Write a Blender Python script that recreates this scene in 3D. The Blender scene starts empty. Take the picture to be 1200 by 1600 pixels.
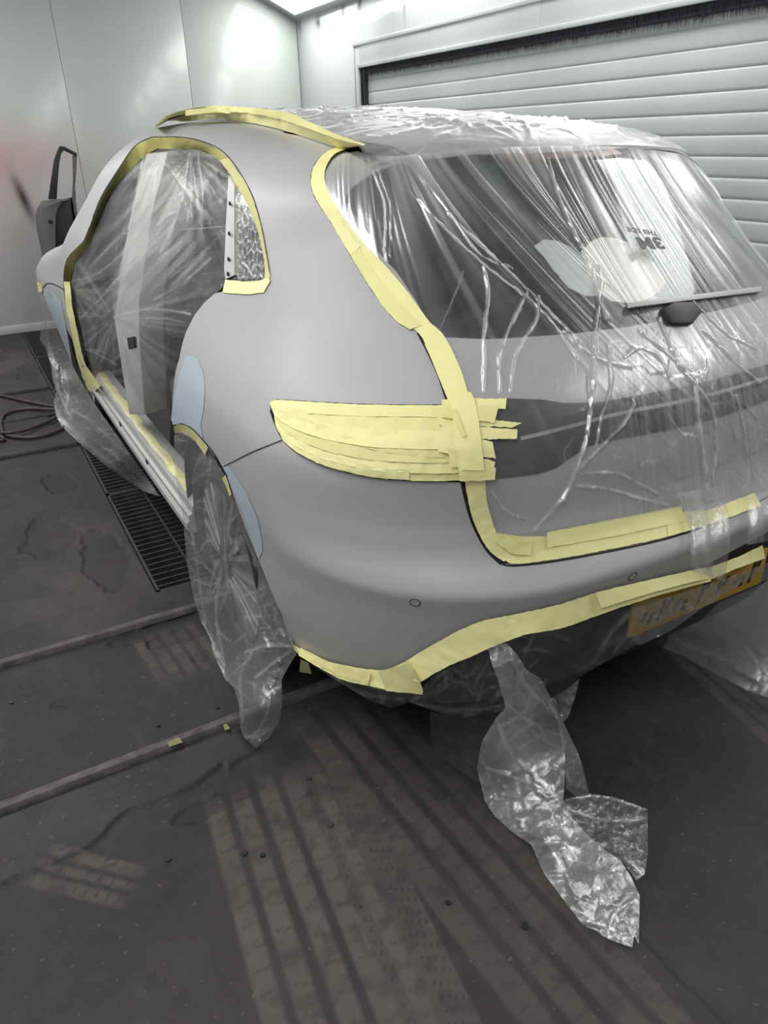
import bpy, bmesh, math, random
import numpy as np
from mathutils import Vector, Matrix
from mathutils.geometry import delaunay_2d_cdt
random.seed(7); rng = np.random.default_rng(7)
S = bpy.context.scene
COL = S.collection
PI = math.pi

# ------------------------------------------------------------------ camera
CP = np.array([-1.42893447533385, -2.1104761614602654, 1.6041882372062466])
YAW, PITCH, ROLL, FOC = 0.492653636546553, 0.46583246633114367, -0.0279240540336167, 1162.4437562276908
CF = np.array([math.sin(YAW)*math.cos(PITCH), math.cos(YAW)*math.cos(PITCH), -math.sin(PITCH)])
_r = np.array([math.cos(YAW), -math.sin(YAW), 0]); _u = np.cross(_r, CF)
CR = math.cos(ROLL)*_r + math.sin(ROLL)*_u
CU = -math.sin(ROLL)*_r + math.cos(ROLL)*_u
cam = bpy.data.cameras.new('camera'); camo = bpy.data.objects.new('camera', cam); COL.objects.link(camo)
camo.matrix_world = Matrix(((CR[0], CU[0], -CF[0], CP[0]), (CR[1], CU[1], -CF[1], CP[1]), (CR[2], CU[2], -CF[2], CP[2]), (0, 0, 0, 1)))
cam.sensor_fit = 'VERTICAL'; cam.sensor_height = 36.0; cam.lens = 36.0*FOC/1600.0; cam.clip_start = .02
S.camera = camo

# ------------------------------------------------------------------ world, lamps, exposure
W = bpy.data.worlds.new('world'); S.world = W; W.use_nodes = True
W.node_tree.nodes['Background'].inputs[0].default_value = (.80, .90, 1, 1)
W.node_tree.nodes['Background'].inputs[1].default_value = .05
S.view_settings.view_transform = 'Standard'
try: S.view_settings.look = 'None'
except Exception: pass
S.view_settings.exposure = 0.0; S.view_settings.gamma = 1.0; S.view_settings.use_curve_mapping = False
try:
    S.cycles.transparent_max_bounces = 24; S.cycles.max_bounces = 8; S.cycles.diffuse_bounces = 4; S.cycles.glossy_bounces = 4
    S.cycles.sample_clamp_indirect = 6.0; S.cycles.use_denoising = True
except Exception: pass
LAMP_W = 18.8            # watts of each tube fitting of the booth
LAMP_COL = (1, .995, .985)

# ------------------------------------------------------------------ room dimensions
XR, XL, YF, YB, ZC = 2.073, -2.35, 5.965, -4.6, 2.92     # right, left, front, back, ceiling
ZW = 2.66                                                 # top of the side walls, foot of the sloped lamp panels
XS = 1.50                                                 # where the slope meets the flat ceiling

# ------------------------------------------------------------------ small tools
def lin(*c): return tuple(((v/255)/12.92 if v/255 <= .04045 else ((v/255+.055)/1.055)**2.4) for v in c) + (1,)
def rays(px):
    px = np.atleast_2d(np.asarray(px, float))
    d = CF[None] + CR[None]*((px[:, 0]-600)/FOC)[:, None] + CU[None]*((800-px[:, 1])/FOC)[:, None]
    return d/np.linalg.norm(d, axis=1)[:, None]
def onplane(p, ax, val):
    d = rays([p])[0]; return CP + d*((val-CP[ax])/d[ax])
def link(o, parent=None):
    COL.objects.link(o)
    if parent is not None:
        o.parent = parent
        w = Vector((0, 0, 0)); q = parent
        while q is not None: w += q.location; q = q.parent
        o.location = o.location - w
    return o
def mesh(name, V, Fc, m, parent=None, smooth=True, normals=None, kind=None, attrs=None, uv=None):
    me = bpy.data.meshes.new(name)
    V = np.asarray(V, float)
    if isinstance(Fc, np.ndarray):
        n, k = Fc.shape
        me.vertices.add(len(V)); me.vertices.foreach_set('co', V.ravel())
        me.loops.add(n*k); me.polygons.add(n)
        me.loops.foreach_set('vertex_index', Fc.ravel().astype(np.int32))
        me.polygons.foreach_set('loop_start', (np.arange(n)*k).astype(np.int32))
        me.update(calc_edges=True)
    else:
        me.from_pydata([tuple(v) for v in V], [], [tuple(int(i) for i in q) for q in Fc])
    me.validate()
    for p_ in (me.polygons,): p_.foreach_set('use_smooth', [smooth]*len(p_))
    if attrs:
        for k_, a in attrs.items():
            at = me.attributes.new(k_, 'FLOAT', 'POINT'); at.data.foreach_set('value', np.asarray(a, np.float32))
    if normals is not None and smooth:
        me.normals_split_custom_set_from_vertices([tuple(v) for v in normals])
    if m is not None: me.materials.append(m)
    o = bpy.data.objects.new(name, me)
    if kind: o['kind'] = kind
    return link(o, parent)
def tag(o, label=None, cat=None, group=None, kind=None):
    if label: o['label'] = label
    if cat: o['category'] = cat
    if group: o['group'] = group
    if kind: o['kind'] = kind
    return o
def empty(name, loc, label, cat, group=None):
    o = bpy.data.objects.new(name, None); o.location = loc; o.empty_display_size = .1; COL.objects.link(o)
    return tag(o, label, cat, group)
class MB:
    def __init__(s): s.v = []; s.f = []
    def add(s, V, Fc):
        n = len(s.v); s.v += [tuple(v) for v in V]; s.f += [tuple(int(i)+n for i in q) for q in Fc]; return s
    def box(s, a, b, mat=None):
        (x0, y0, z0), (x1, y1, z1) = a, b
        V = [(x0,y0,z0),(x1,y0,z0),(x1,y1,z0),(x0,y1,z0),(x0,y0,z1),(x1,y0,z1),(x1,y1,z1),(x0,y1,z1)]
        if mat is not None: V = [tuple(mat @ Vector(v)) for v in V]
        return s.add(V, [(0,3,2,1),(4,5,6,7),(0,1,5,4),(1,2,6,5),(2,3,7,6),(3,0,4,7)])
    def prism(s, poly, vec):
        n = len(poly); P = [Vector(p) for p in poly]; v = Vector(vec)
        V = [tuple(p) for p in P] + [tuple(p+v) for p in P]
        return s.add(V, [tuple(range(n))[::-1], tuple(range(n, 2*n))] + [(i, (i+1) % n, n+(i+1) % n, n+i) for i in range(n)])
    def tube(s, pts, r, seg=10, closed=False):
        P = [Vector(p) for p in pts]; n = len(P); V = []; up = Vector((0, 0, 1))
        for i, p in enumerate(P):
            t = (P[(i+1) % n if closed else min(i+1, n-1)] - P[(i-1) % n if closed else max(i-1, 0)]).normalized()
            a = t.cross(up if abs(t.z) < .95 else Vector((1, 0, 0))).normalized(); b = a.cross(t)
            rr = r[i] if hasattr(r, '__len__') else r
            V += [tuple(p + a*math.cos(k*2*PI/seg)*rr + b*math.sin(k*2*PI/seg)*rr) for k in range(seg)]
        Fc = []
        for i in range(n if closed else n-1):
            for k in range(seg):
                j = (i+1) % n
                Fc.append((i*seg+k, i*seg+(k+1) % seg, j*seg+(k+1) % seg, j*seg+k))
        if not closed: Fc += [tuple(range(seg))[::-1], tuple((n-1)*seg+k for k in range(seg))]
        return s.add(V, Fc)
    def lathe_x(s, prof, c, seg=64):      # prof: (x offset, radius)
        n = len(prof); V = []
        for k in range(seg):
            a = 2*PI*k/seg
            V += [(c[0]+x, c[1]+r*math.cos(a), c[2]+r*math.sin(a)) for x, r in prof]
        Fc = [(k*n+i, ((k+1) % seg)*n+i, ((k+1) % seg)*n+i+1, k*n+i+1) for k in range(seg) for i in range(n-1)]
        return s.add(V, Fc)
    def build(s, name, m, parent=None, smooth=False, bevel=0, kind=None, bseg=2):
        o = mesh(name, s.v, s.f, m, parent, smooth, kind=kind)
        bm = bmesh.new(); bm.from_mesh(o.data); bmesh.ops.recalc_face_normals(bm, faces=bm.faces)
        if bevel: bmesh.ops.bevel(bm, geom=list(bm.edges), offset=bevel, segments=bseg, affect='EDGES', profile=.5)
        bm.to_mesh(o.data); bm.free()
        if bevel or smooth:
            for p in o.data.polygons: p.use_smooth = True
            try: o.data.set_sharp_from_angle(angle=math.radians(42))
            except Exception: pass
        return o
def smooth_path(pts, n):
    p = np.array(pts, float); out = []
    q = np.vstack([2*p[0]-p[1], p, 2*p[-1]-p[-2]]); m = len(p)-1
    for k in range(n):
        u = k/(n-1)*m; i = min(int(u), m-1); t = u-i
        a, b, c, d = q[i], q[i+1], q[i+2], q[i+3]
        out.append(.5*((2*b)+(-a+c)*t+(2*a-5*b+4*c-d)*t*t+(-a+3*b-3*c+d)*t**3))
    return np.array(out)
def resample(pts, n, smooth=False):
    p = smooth_path(pts, max(60, 12*len(pts))) if smooth else np.array(pts, float)
    L = np.concatenate([[0], np.cumsum(np.linalg.norm(np.diff(p, axis=0), axis=1))]); t = np.linspace(0, L[-1], n)
    return np.stack([np.interp(t, L, p[:, i]) for i in range(p.shape[1])], 1)
def inpoly(P, poly):
    P = np.asarray(P); poly = np.asarray(poly); x, y = P[:, 0], P[:, 1]; c = np.zeros(len(P), bool)
    x1, y1 = poly[:, 0], poly[:, 1]; x2, y2 = np.roll(x1, -1), np.roll(y1, -1)
    for a, b, cc, d in zip(x1, y1, x2, y2):
        if b == d: continue
        c ^= ((b > y) != (d > y)) & (x < (cc-a)*(y-b)/(d-b)+a)
    return c
def segdist(P, line):
    P = np.asarray(P, float); l = np.asarray(line, float); best = np.full(len(P), 1e9)
    for a, b in zip(l[:-1], l[1:]):
        ab = b-a; t = np.clip(((P-a)@ab)/max(ab@ab, 1e-12), 0, 1); best = np.minimum(best, np.linalg.norm(P-a-t[:, None]*ab, axis=1))
    return best
def vnoise(x, y, seed=0):
    r = np.random.default_rng(seed); T = r.random((256, 256))
    xi = np.floor(x).astype(int); yi = np.floor(y).astype(int); fx = x-xi; fy = y-yi
    fx = fx*fx*(3-2*fx); fy = fy*fy*(3-2*fy); a = lambda i, j: T[(xi+i) & 255, (yi+j) & 255]
    return (a(0,0)*(1-fx)+a(1,0)*fx)*(1-fy)+(a(0,1)*(1-fx)+a(1,1)*fx)*fy
def fbm(x, y, seed=0, o=4):
    v = 0; a = .5
    for k in range(o): v = v+a*vnoise(x*2**k, y*2**k, seed+k); a *= .5
    return v/(1-.5**o)
def worley(P, cell, seed):
    """distance to the nearest crease between random facets, and a facet value"""
    r = np.random.default_rng(seed); P = np.asarray(P, float)/cell
    lo = np.floor(P.min(0)).astype(int)-1; hi = np.floor(P.max(0)).astype(int)+2; n = hi-lo+1
    J = r.random((n[0], n[1], 2)); val = r.random((n[0], n[1])); tl = r.normal(size=(n[0], n[1], 2))
    I_ = np.floor(P).astype(int); f1 = np.full(len(P), 9.); f2 = f1.copy(); v = np.zeros(len(P))
    for i in (-1, 0, 1):
        for j in (-1, 0, 1):
            a = I_[:, 0]+i-lo[0]; b = I_[:, 1]+j-lo[1]
            c = np.stack([I_[:, 0]+i, I_[:, 1]+j], 1)+J[a, b]
            d = np.linalg.norm(P-c, axis=1); nv = val[a, b]+.5*((P-c)*tl[a, b]).sum(1)
            m = d < f1; f2 = np.where(m, f1, np.minimum(f2, d)); v = np.where(m, nv, v); f1 = np.where(m, d, f1)
    return f2-f1, v
# ------------------------------------------------------------------ materials
class NT:
    def __init__(s, name):
        s.m = bpy.data.materials.new(name); s.m.use_nodes = True; s.t = s.m.node_tree; s.t.nodes.clear()
        s.out = s.t.nodes.new('ShaderNodeOutputMaterial')
    def n(s, typ, **k):
        nd = s.t.nodes.new(typ)
        for a, v in k.items():
            if a.startswith('i_'):
                key = a[2:]; key = int(key) if key.isdigit() else key.replace('_', ' ')
                if hasattr(v, 'is_output'): s.t.links.new(v, nd.inputs[key])
                else: nd.inputs[key].default_value = v
            else: setattr(nd, a, v)
        return nd
    def math(s, op, a, b=0.0, c=None, clamp=False):
        nd = s.n('ShaderNodeMath', operation=op, use_clamp=clamp)
        for i, v in enumerate((a, b, c)):
            if v is None: continue
            if hasattr(v, 'is_output'): s.t.links.new(v, nd.inputs[i])
            else: nd.inputs[i].default_value = v
        return nd.outputs[0]
    def mix(s, f, a, b):
        nd = s.n('ShaderNodeMix', data_type='RGBA')
        for i, v in ((0, f), (6, a), (7, b)):
            if hasattr(v, 'is_output'): s.t.links.new(v, nd.inputs[i])
            else: nd.inputs[i].default_value = v
        return nd.outputs[2]
    def ramp(s, f, stops):
        nd = s.n('ShaderNodeValToRGB'); s.t.links.new(f, nd.inputs[0]); el = nd.color_ramp.elements
        while len(el) < len(stops): el.new(.5)
        for e, (p, c) in zip(el, stops):
            e.position = p; e.color = c if hasattr(c, '__len__') else (c, c, c, 1)
        return nd.outputs[0]
    def obj(s): return s.n('ShaderNodeTexCoord').outputs['Object']
    def noise(s, vec, scale, detail=4, rough=.55, out=0, dist=0):
        nd = s.n('ShaderNodeTexNoise'); s.t.links.new(vec, nd.inputs['Vector'])
        nd.inputs['Scale'].default_value = scale; nd.inputs['Detail'].default_value = detail; nd.inputs['Roughness'].default_value = rough; nd.inputs['Distortion'].default_value = dist
        return nd.outputs[out]
    def scale(s, vec, sc, loc=(0, 0, 0), rot=(0, 0, 0)):
        nd = s.n('ShaderNodeMapping'); s.t.links.new(vec, nd.inputs[0]); nd.inputs['Scale'].default_value = sc; nd.inputs['Location'].default_value = loc; nd.inputs['Rotation'].default_value = rot
        return nd.outputs[0]
    def attr(s, name): return s.n('ShaderNodeAttribute', attribute_name=name).outputs['Fac']
    def bump(s, h, strength=.3, dist=.01): return s.n('ShaderNodeBump', i_Height=h, i_Strength=strength, i_Distance=dist).outputs[0]
    def surf(s, sh): s.t.links.new(sh, s.out.inputs[0]); return s.m
    def bsdf(s, col, rough=.5, metal=0, normal=None, spec=.5, **k):
        b = s.n('ShaderNodeBsdfPrincipled')
        for key, v in (('Base Color', col), ('Roughness', rough), ('Metallic', metal), ('Specular IOR Level', spec), ('Normal', normal)) + tuple(k.items()):
            if v is None: continue
            if hasattr(v, 'is_output'): s.t.links.new(v, b.inputs[key])
            else: b.inputs[key].default_value = v
        return s.surf(b.outputs[0])
def simple(name, col, rough=.5, metal=0, var=.12, sc=6, spec=.5, bump=0, bsc=40, **k):
    t = NT(name); o = t.obj(); f = t.noise(o, sc, 4)
    c2 = tuple(v*(1-var) for v in col[:3])+(1,); c1 = tuple(min(1, v*(1+var)) for v in col[:3])+(1,)
    col_ = t.ramp(f, [(.3, c2), (.7, c1)])
    nb = t.bump(t.noise(o, bsc, 3), bump, .004) if bump else None
    return t.bsdf(col_, rough, metal, nb, spec, **k)
M = {}
M['primer'] = simple('grey_primer', lin(171, 171, 172), .42, var=.025, sc=3, spec=.35, bump=.03, bsc=300)
M['filler'] = simple('blue_grey_primer', lin(176, 186, 198), .5, var=.03, sc=5)
M['sill'] = simple('sill_primer', lin(178, 180, 178), .4, var=.04, sc=7)
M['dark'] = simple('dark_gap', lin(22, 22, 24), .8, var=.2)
M['trim'] = simple('black_trim', lin(34, 34, 37), .55, var=.15, sc=9)
M['gloss'] = simple('gloss_black', lin(20, 21, 24), .15, var=.1)
M['lampbar'] = simple('smoked_lens', lin(24, 25, 29), .38, var=.25, sc=9, spec=.2)
M['cabin'] = simple('cabin_grey', lin(40, 43, 47), .8, var=.2, sc=4)
M['seat'] = simple('seat_leather', lin(56, 61, 65), .55, var=.15, sc=6)
M['domew'] = simple('pale_dome', lin(228, 230, 224), .7, var=.03)
M['rubber'] = simple('rubber', lin(40, 40, 42), .75, var=.25, sc=20, bump=.2)
M['rim'] = simple('alloy', lin(150, 152, 155), .35, .6, var=.08)
M['rimdark'] = simple('alloy_dark', lin(52, 53, 56), .5, .4)
M['chrome'] = simple('chrome_strip', lin(190, 190, 192), .2, .9)
M['steel'] = simple('worn_steel', lin(95, 90, 90), .7, .1, var=.45, sc=22, bump=.2, bsc=60)
M['gratebar'] = simple('grate_steel', lin(66, 64, 67), .6, .3, var=.25, sc=16)
M['pit'] = simple('pit', lin(12, 12, 14), .9)
M['hose'] = simple('hose_rubber', lin(70, 58, 62), .5, var=.15, sc=14)
M['doorskin'] = simple('door_primer_dark', lin(96, 93, 95), .5, var=.08)
M['doordark'] = simple('door_inner_black', lin(26, 26, 28), .45)
M['bristle'] = simple('bristles', lin(44, 42, 50), .9, var=.4, sc=60)
M['plate'] = simple('plate_yellow', lin(168, 134, 40), .6, var=.06)
M['ink'] = simple('ink_black', lin(26, 24, 26), .5)
M['scrap'] = simple('old_tape', lin(138, 134, 88), .7)
M['red'] = simple('red_lens', lin(112, 68, 72), .3)
def emis(name, col, st):
    t = NT(name); e = t.n('ShaderNodeEmission', i_Color=col, i_Strength=st); return t.surf(e.outputs[0])
M['tube'] = emis('lamp_diffuser', (1, 1, .93, 1), 2.2)
def glass(name, tint, gl=.12, fac=.55):
    t = NT(name); tr = t.n('ShaderNodeBsdfTransparent', i_Color=tint); g = t.n('ShaderNodeBsdfGlossy', i_Roughness=.03, i_Color=(.9, .95, 1, 1))
    fr = t.n('ShaderNodeFresnel', i_IOR=1.38)
    mx = t.n('ShaderNodeMixShader'); t.t.links.new(fr.outputs[0], mx.inputs[0]); t.t.links.new(tr.outputs[0], mx.inputs[1]); t.t.links.new(g.outputs[0], mx.inputs[2])
    return t.surf(mx.outputs[0])
M['glass'] = glass('privacy_glass', (.13, .14, .165, 1))
M['sideglass'] = glass('side_glass', (.35, .38, .38, 1))
def film(name, base=.14, kd=.55, kc=.55, rough=.16, white=.80, bmp=.35, sheen=.42, fcg=.16):
    t = NT(name); o = t.obj()
    d = t.attr('dens'); c = t.attr('crease')
    nz = t.noise(o, 26, 5, .6)
    f = t.math('ADD', base, t.math('MULTIPLY', d, kd)); f = t.math('ADD', f, t.math('MULTIPLY', c, kc))
    f = t.math('ADD', f, t.math('MULTIPLY', t.math('SUBTRACT', nz, .5), .14))
    lw = t.n('ShaderNodeLayerWeight', i_Blend=.22)
    f = t.math('ADD', f, t.math('MULTIPLY', lw.outputs['Facing'], fcg), clamp=True)
    bp = t.bump(t.noise(o, 90, 4, .65, dist=.6), bmp, .006)
    df = t.n('ShaderNodeBsdfDiffuse', i_Color=(white, white, white*.99, 1), i_Normal=bp)
    tl = t.n('ShaderNodeBsdfTranslucent', i_Color=(white*.9, white*.9, white*.9, 1), i_Normal=bp)
    gl = t.n('ShaderNodeBsdfGlossy', i_Roughness=rough, i_Color=(1, 1, 1, 1), i_Normal=bp)
    a = t.n('ShaderNodeMixShader', i_0=.35); t.t.links.new(df.outputs[0], a.inputs[1]); t.t.links.new(tl.outputs[0], a.inputs[2])
    b = t.n('ShaderNodeMixShader', i_0=sheen); t.t.links.new(a.outputs[0], b.inputs[1]); t.t.links.new(gl.outputs[0], b.inputs[2])
    tr = t.n('ShaderNodeBsdfTransparent', i_Color=(.97, .97, .97, 1))
    m = t.n('ShaderNodeMixShader', i_0=f); t.t.links.new(tr.outputs[0], m.inputs[1]); t.t.links.new(b.outputs[0], m.inputs[2])
    return t.surf(m.outputs[0])
M['film'] = film('masking_film', base=.11, rough=.2)
M['filmrear'] = film('masking_film_over_glass', base=.075, kc=.78, fcg=.08, rough=.3, bmp=.08, sheen=.35)
M['filmroof'] = film('masking_film_over_primer', base=.25, kd=.45, kc=.6, rough=.28, sheen=.38, bmp=.15)
M['filmdoor'] = film('masking_film_taut', base=.06, kd=.5, kc=.55, rough=.25, sheen=.35, fcg=.03)
M['filmthin'] = film('masking_film_thin', base=.045, kd=.5, kc=.5, rough=.14)
def tape(name, col):
    t = NT(name); o = t.obj(); l = t.attr('lay')
    cr = t.noise(t.scale(o, (60, 60, 140)), 1, 5, .65, dist=.5); bl = t.noise(o, 9, 3)
    c = t.mix(t.math('ADD', t.math('MULTIPLY', bl, .35), t.math('MULTIPLY', l, .65), clamp=True), col, tuple(v*.80 for v in col[:2])+(col[2]*.68, 1))
    return t.bsdf(c, .55, 0, t.bump(cr, .28, .003), .3)
M['tape'] = tape('yellow_tape', lin(245, 238, 176))
M['tapedark'] = tape('yellow_tape_jamb_shade', lin(228, 218, 142))  # darker copy of the same tape, the jamb's shade put into its colour

def wallmat(name, base, stain):
    t = NT(name); o = t.obj(); sep = t.n('ShaderNodeSeparateXYZ'); t.t.links.new(o, sep.inputs[0]); X, Y, Z = sep.outputs
    big = t.noise(o, .9, 5, .6); fine = t.noise(o, 14, 4, .6)
    c = t.mix(t.ramp(big, [(.3, 0.), (.75, 1.)]), base, tuple(v*.93 for v in base[:3])+(1,))
    if stain:
        # dusty overspray thick towards the floor, a red cloud and a black streak
        zz = t.math('ADD', Z, t.math('MULTIPLY', t.math('SUBTRACT', big, .5), .7))
        low = t.math('SMOOTH_MIN', t.math('MAXIMUM', t.math('DIVIDE', t.math('SUBTRACT', 2.0, zz), 1.1), 0), 1.0, .3)
        c = t.mix(t.math('MULTIPLY', low, .75, clamp=True), c, lin(192, 185, 186))
        def blob(cx, cz, rx, rz, rot=0.):
            dx = t.math('SUBTRACT', X, cx); dz = t.math('SUBTRACT', Z, cz)
            ca, sa = math.cos(rot), math.sin(rot)
            u = t.math('DIVIDE', t.math('ADD', t.math('MULTIPLY', dx, ca), t.math('MULTIPLY', dz, sa)), rx)
            v = t.math('DIVIDE', t.math('SUBTRACT', t.math('MULTIPLY', dz, ca), t.math('MULTIPLY', dx, sa)), rz)
            r2 = t.math('ADD', t.math('MULTIPLY', u, u), t.math('MULTIPLY', v, v))
            r2 = t.math('ADD', r2, t.math('MULTIPLY', t.math('SUBTRACT', t.noise(o, 3.5, 4), .5), .8))
            return t.math('POWER', 2.718, t.math('MULTIPLY', r2, -1), clamp=True)
        c = t.mix(t.math('MULTIPLY', blob(-.80, 1.55, .55, .22), .38), c, lin(196, 128, 126))
        c = t.mix(t.math('MULTIPLY', blob(-.93, 1.38, .20, .40), .28), c, lin(176, 106, 110))
        c = t.mix(t.math('MULTIPLY', blob(-.76, 1.20, .045, .19, .22), .95), c, lin(60, 48, 54))
    else:
        st = t.noise(t.scale(o, (1, 9, .35)), 2.0, 5, .6)
        c = t.mix(t.ramp(st, [(.62, 0.), (.85, .35)]), c, lin(96, 100, 102))
        for (px_, ry, rz, a_) in (((497, 34), .05, .055, .8), ((536, 17), .035, .05, .85), ((562, 4), .04, .05, .8), ((632, 8), .02, .12, .4), ((468, 40), .03, .07, .5)):
            q = onplane(px_, 0, XR); u = t.math('DIVIDE', t.math('SUBTRACT', Y, float(q[1])), ry); v = t.math('DIVIDE', t.math('SUBTRACT', Z, float(q[2])), rz)
            r2 = t.math('ADD', t.math('ADD', t.math('MULTIPLY', u, u), t.math('MULTIPLY', v, v)), t.math('MULTIPLY', t.math('SUBTRACT', t.noise(o, 16, 3), .5), 1.2))
            c = t.mix(t.math('MULTIPLY', t.math('POWER', 2.718, t.math('MULTIPLY', r2, -1), clamp=True), a_), c, lin(50, 52, 54))
    rgh = t.ramp(fine, [(.3, .16), (.8, .30)])
    return t.bsdf(c, rgh, 0, t.bump(t.noise(o, 2.2, 3), .12, .03), .5)
M['wallf'] = wallmat('booth_wall_front', lin(194, 200, 197), True)
M['wallr'] = wallmat('booth_wall_side', lin(198, 202, 202), False)
M['ceil'] = simple('booth_ceiling', lin(168, 176, 174), .35, var=.04, sc=2)
M['slat'] = simple('roller_slat', lin(191, 194, 197), .28, var=.05, sc=3, bump=.08, bsc=8)
M['frame'] = simple('door_frame', lin(176, 182, 184), .35, var=.05)
def floormat():
    t = NT('booth_floor'); o = t.obj(); tone = t.attr('tone'); wear = t.attr('wear')
    a = t.noise(o, 2.2, 6, .62); b = t.noise(o, 19, 5, .6); cfine = t.noise(o, 160, 3, .6)
    c = t.mix(t.ramp(a, [(.32, 0.), (.70, 1.)]), lin(46, 41, 45), lin(61, 56, 59))
    c = t.mix(t.math('MULTIPLY', t.ramp(b, [(.5, 0.), (.72, 1.)]), .35), c, lin(77, 72, 72))
    sp = t.noise(o, 55, 2, .5)
    c = t.mix(t.math('MULTIPLY', t.ramp(sp, [(.68, 0.), (.74, 1.)]), .3), c, lin(128, 122, 118))
    c = t.mix(t.math('MULTIPLY', tone, 1., clamp=True), c, lin(104, 99, 94))
    c = t.mix(t.math('MULTIPLY', wear, 1., clamp=True), c, lin(40, 35, 38))
    h = t.math('ADD', t.math('MULTIPLY', b, .6), t.math('MULTIPLY', cfine, .4))
    return t.bsdf(c, t.ramp(b, [(.3, .55), (.8, .8)]), 0, t.bump(h, .25, .006), .35)
M['floor'] = floormat()
# ------------------------------------------------------------------ the room
def structure(o): o['kind'] = 'structure'; return o
# floor: fine grid near the camera, painted with wear and tyre prints, chipped edges in relief
GX0, GX1, GY0, GY1 = -1.045, -.55, .555, 5.93            # pit of the floor grates
def cuts(segs):
    out = []
    for a, b, st in segs: out += list(np.arange(a, b-1e-6, st))
    return np.array(sorted(set(np.round(out+[segs[-1][1]], 5))))
xs = cuts([(XL, -1.9, .05), (-1.9, GX0, .0065), (GX0, GX1, .0066), (GX1, .5, .0075), (.5, XR, .045)])
ys = cuts([(YB, -2.0, .1), (-2.0, GY0, .0075), (GY0, 2.6, .016), (2.6, GY1, .03), (GY1, YF, .03)])
GXm, GYm = np.meshgrid(xs, ys, indexing='ij'); fx, fy = GXm.ravel(), GYm.ravel()
tone = np.zeros(len(fx)); wear = np.zeros(len(fx)); fz = np.zeros(len(fx))
def band(p0, p1, w0, w1, bend=0.):
    """coordinates along a straight band: u in metres along it, v -1..1 across"""
    p0, p1 = np.array(p0), np.array(p1); L = np.linalg.norm(p1-p0); d = (p1-p0)/L; n = np.array([d[1], -d[0]])
    u = (fx-p0[0])*d[0]+(fy-p0[1])*d[1]; wv = w0+(w1-w0)*np.clip(u/L, 0, 1)
    v = ((fx-p0[0])*n[0]+(fy-p0[1])*n[1]-bend*np.sin(np.clip(u/L, 0, 1)*PI))/wv
    return u, v, L
blot = fbm(fx*7, fy*7, 31, 4); fleck = fbm(fx*30, fy*30, 55, 3)
def tread(p0, p1, w, amp, pitch=.055, ribs=((-1, -.72), (-.62, -.28), (-.2, .14), (.24, .58), (.66, 1)), fade=(.1, .1), sipe=.5, skew=.03, bend=0):
    global tone
    u, v, L = band(p0, p1, w, w, bend)
    m = np.zeros(len(fx))
    for k, (a, b) in enumerate(ribs):
        e = np.clip((v-a)/.05, 0, 1)*np.clip((b-v)/.05, 0, 1)
        ph = (u+skew*np.abs(v)*(1 if k % 2 else -1)+.02*v)/pitch*(1. if k in (0, len(ribs)-1) else .8)+k*.37
        sp = np.abs((ph % 1)-.5)*2
        e = e*(1-sipe*np.clip((.16-sp)/.10, 0, 1)*(np.clip((b-v)/(b-a), 0, 1) > .25))
        m = np.maximum(m, e)
    ends = np.clip(u/fade[0], 0, 1)*np.clip((L-u)/fade[1], 0, 1)
    tone = np.maximum(tone, m*ends*amp*np.clip(.35+1.1*blot, 0, 1)*(1-.5*np.clip((fleck-.55)*6, 0, 1)))
tread((-1.02, -.55), (-1.16, -1.9), .17, .62, fade=(.12, .3))
tread((-.86, -.55), (-1.02, -1.9), .10, .40, pitch=.03, ribs=((-1, -.1), (0, 1)), fade=(.15, .3), sipe=.9, skew=.02)
tread((-1.09, .30), (-1.06, -.05), .115, .55, fade=(.05, .08))
tread((-.72, -.35), (-.62, -2.0), .15, .36, fade=(.2, .4), ribs=((-1, -.62), (-.5, -.1), (.02, .4), (.52, 1)))
tread((.62, -.2), (.28, -2.0), .13, .34, fade=(.3, .4))
tread((-1.62, -.55), (-1.40, -.76), .06, .5, pitch=.03, sipe=.9, fade=(.04, .05), ribs=((-1, -.4), (-.2, .2), (.4, 1)))
# long straight joint between the floor plates
seam = np.abs(fx-(-.50-.055*(fy+.7)+.012*(fbm(fx*6, fy*6, 5)-.5)))
sm = np.clip((.006-seam)/.004, 0, 1)*(fy < -.3); wear = np.maximum(wear, sm*.8); fz -= .004*sm
# chipped coating: a raised layer with a ragged edge
jag = .10*(fbm(fx*5, fy*5, 77, 5)-.5)
lay = np.clip((fy-(-.545+.10*(fx+1.4)*(fx < -1.1)+.14*(fbm(fx*3+9, fx*0, 12, 4)-.5)+.5*jag))/.008, 0, 1)*np.clip((-.98-fx)/.05, 0, 1)*(fy < -.36)
fz += .010*lay; tone = np.maximum(tone, lay*.16*blot)
edge = lay*(1-lay)*4; wear = np.maximum(wear, edge*.9)
def chip(cx, cy, rx, ry, seed, dep=.006):
    global fz, wear, tone
    r = np.hypot((fx-cx)/rx, (fy-cy)/ry)+1.1*(fbm(fx*9, fy*9, seed, 4)-.5)
    m = np.clip((1-r)/.06, 0, 1); fz -= dep*m; e = m*(1-m)*4
    wear = np.maximum(wear, np.maximum(m*.35, e*.8)); 
chip(-1.12, .30, .19, .05, 3); chip(-.98, .22, .16, .05, 4); chip(-1.17, .95, .10, .33, 5); chip(-1.35, 1.3, .12, .22, 6); chip(-1.22, 1.9, .09, .15, 7)
chip(-1.10, 3.2, .06, .35, 8); chip(-1.14, 4.4, .09, .3, 9); chip(-1.3, 5.0, .05, .12, 10); chip(-1.16, -.60, .12, .03, 14); chip(-1.45, .05, .05, .03, 13, .003); chip(-1.0, .05, .05, .03, 17, .003)
for k in range(70):
    cx, cy = rng.uniform(-1.9, .2), rng.uniform(-1.9, .3); chip(cx, cy, rng.uniform(.006, .016), rng.uniform(.004, .01), 100+k, .002)
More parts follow.
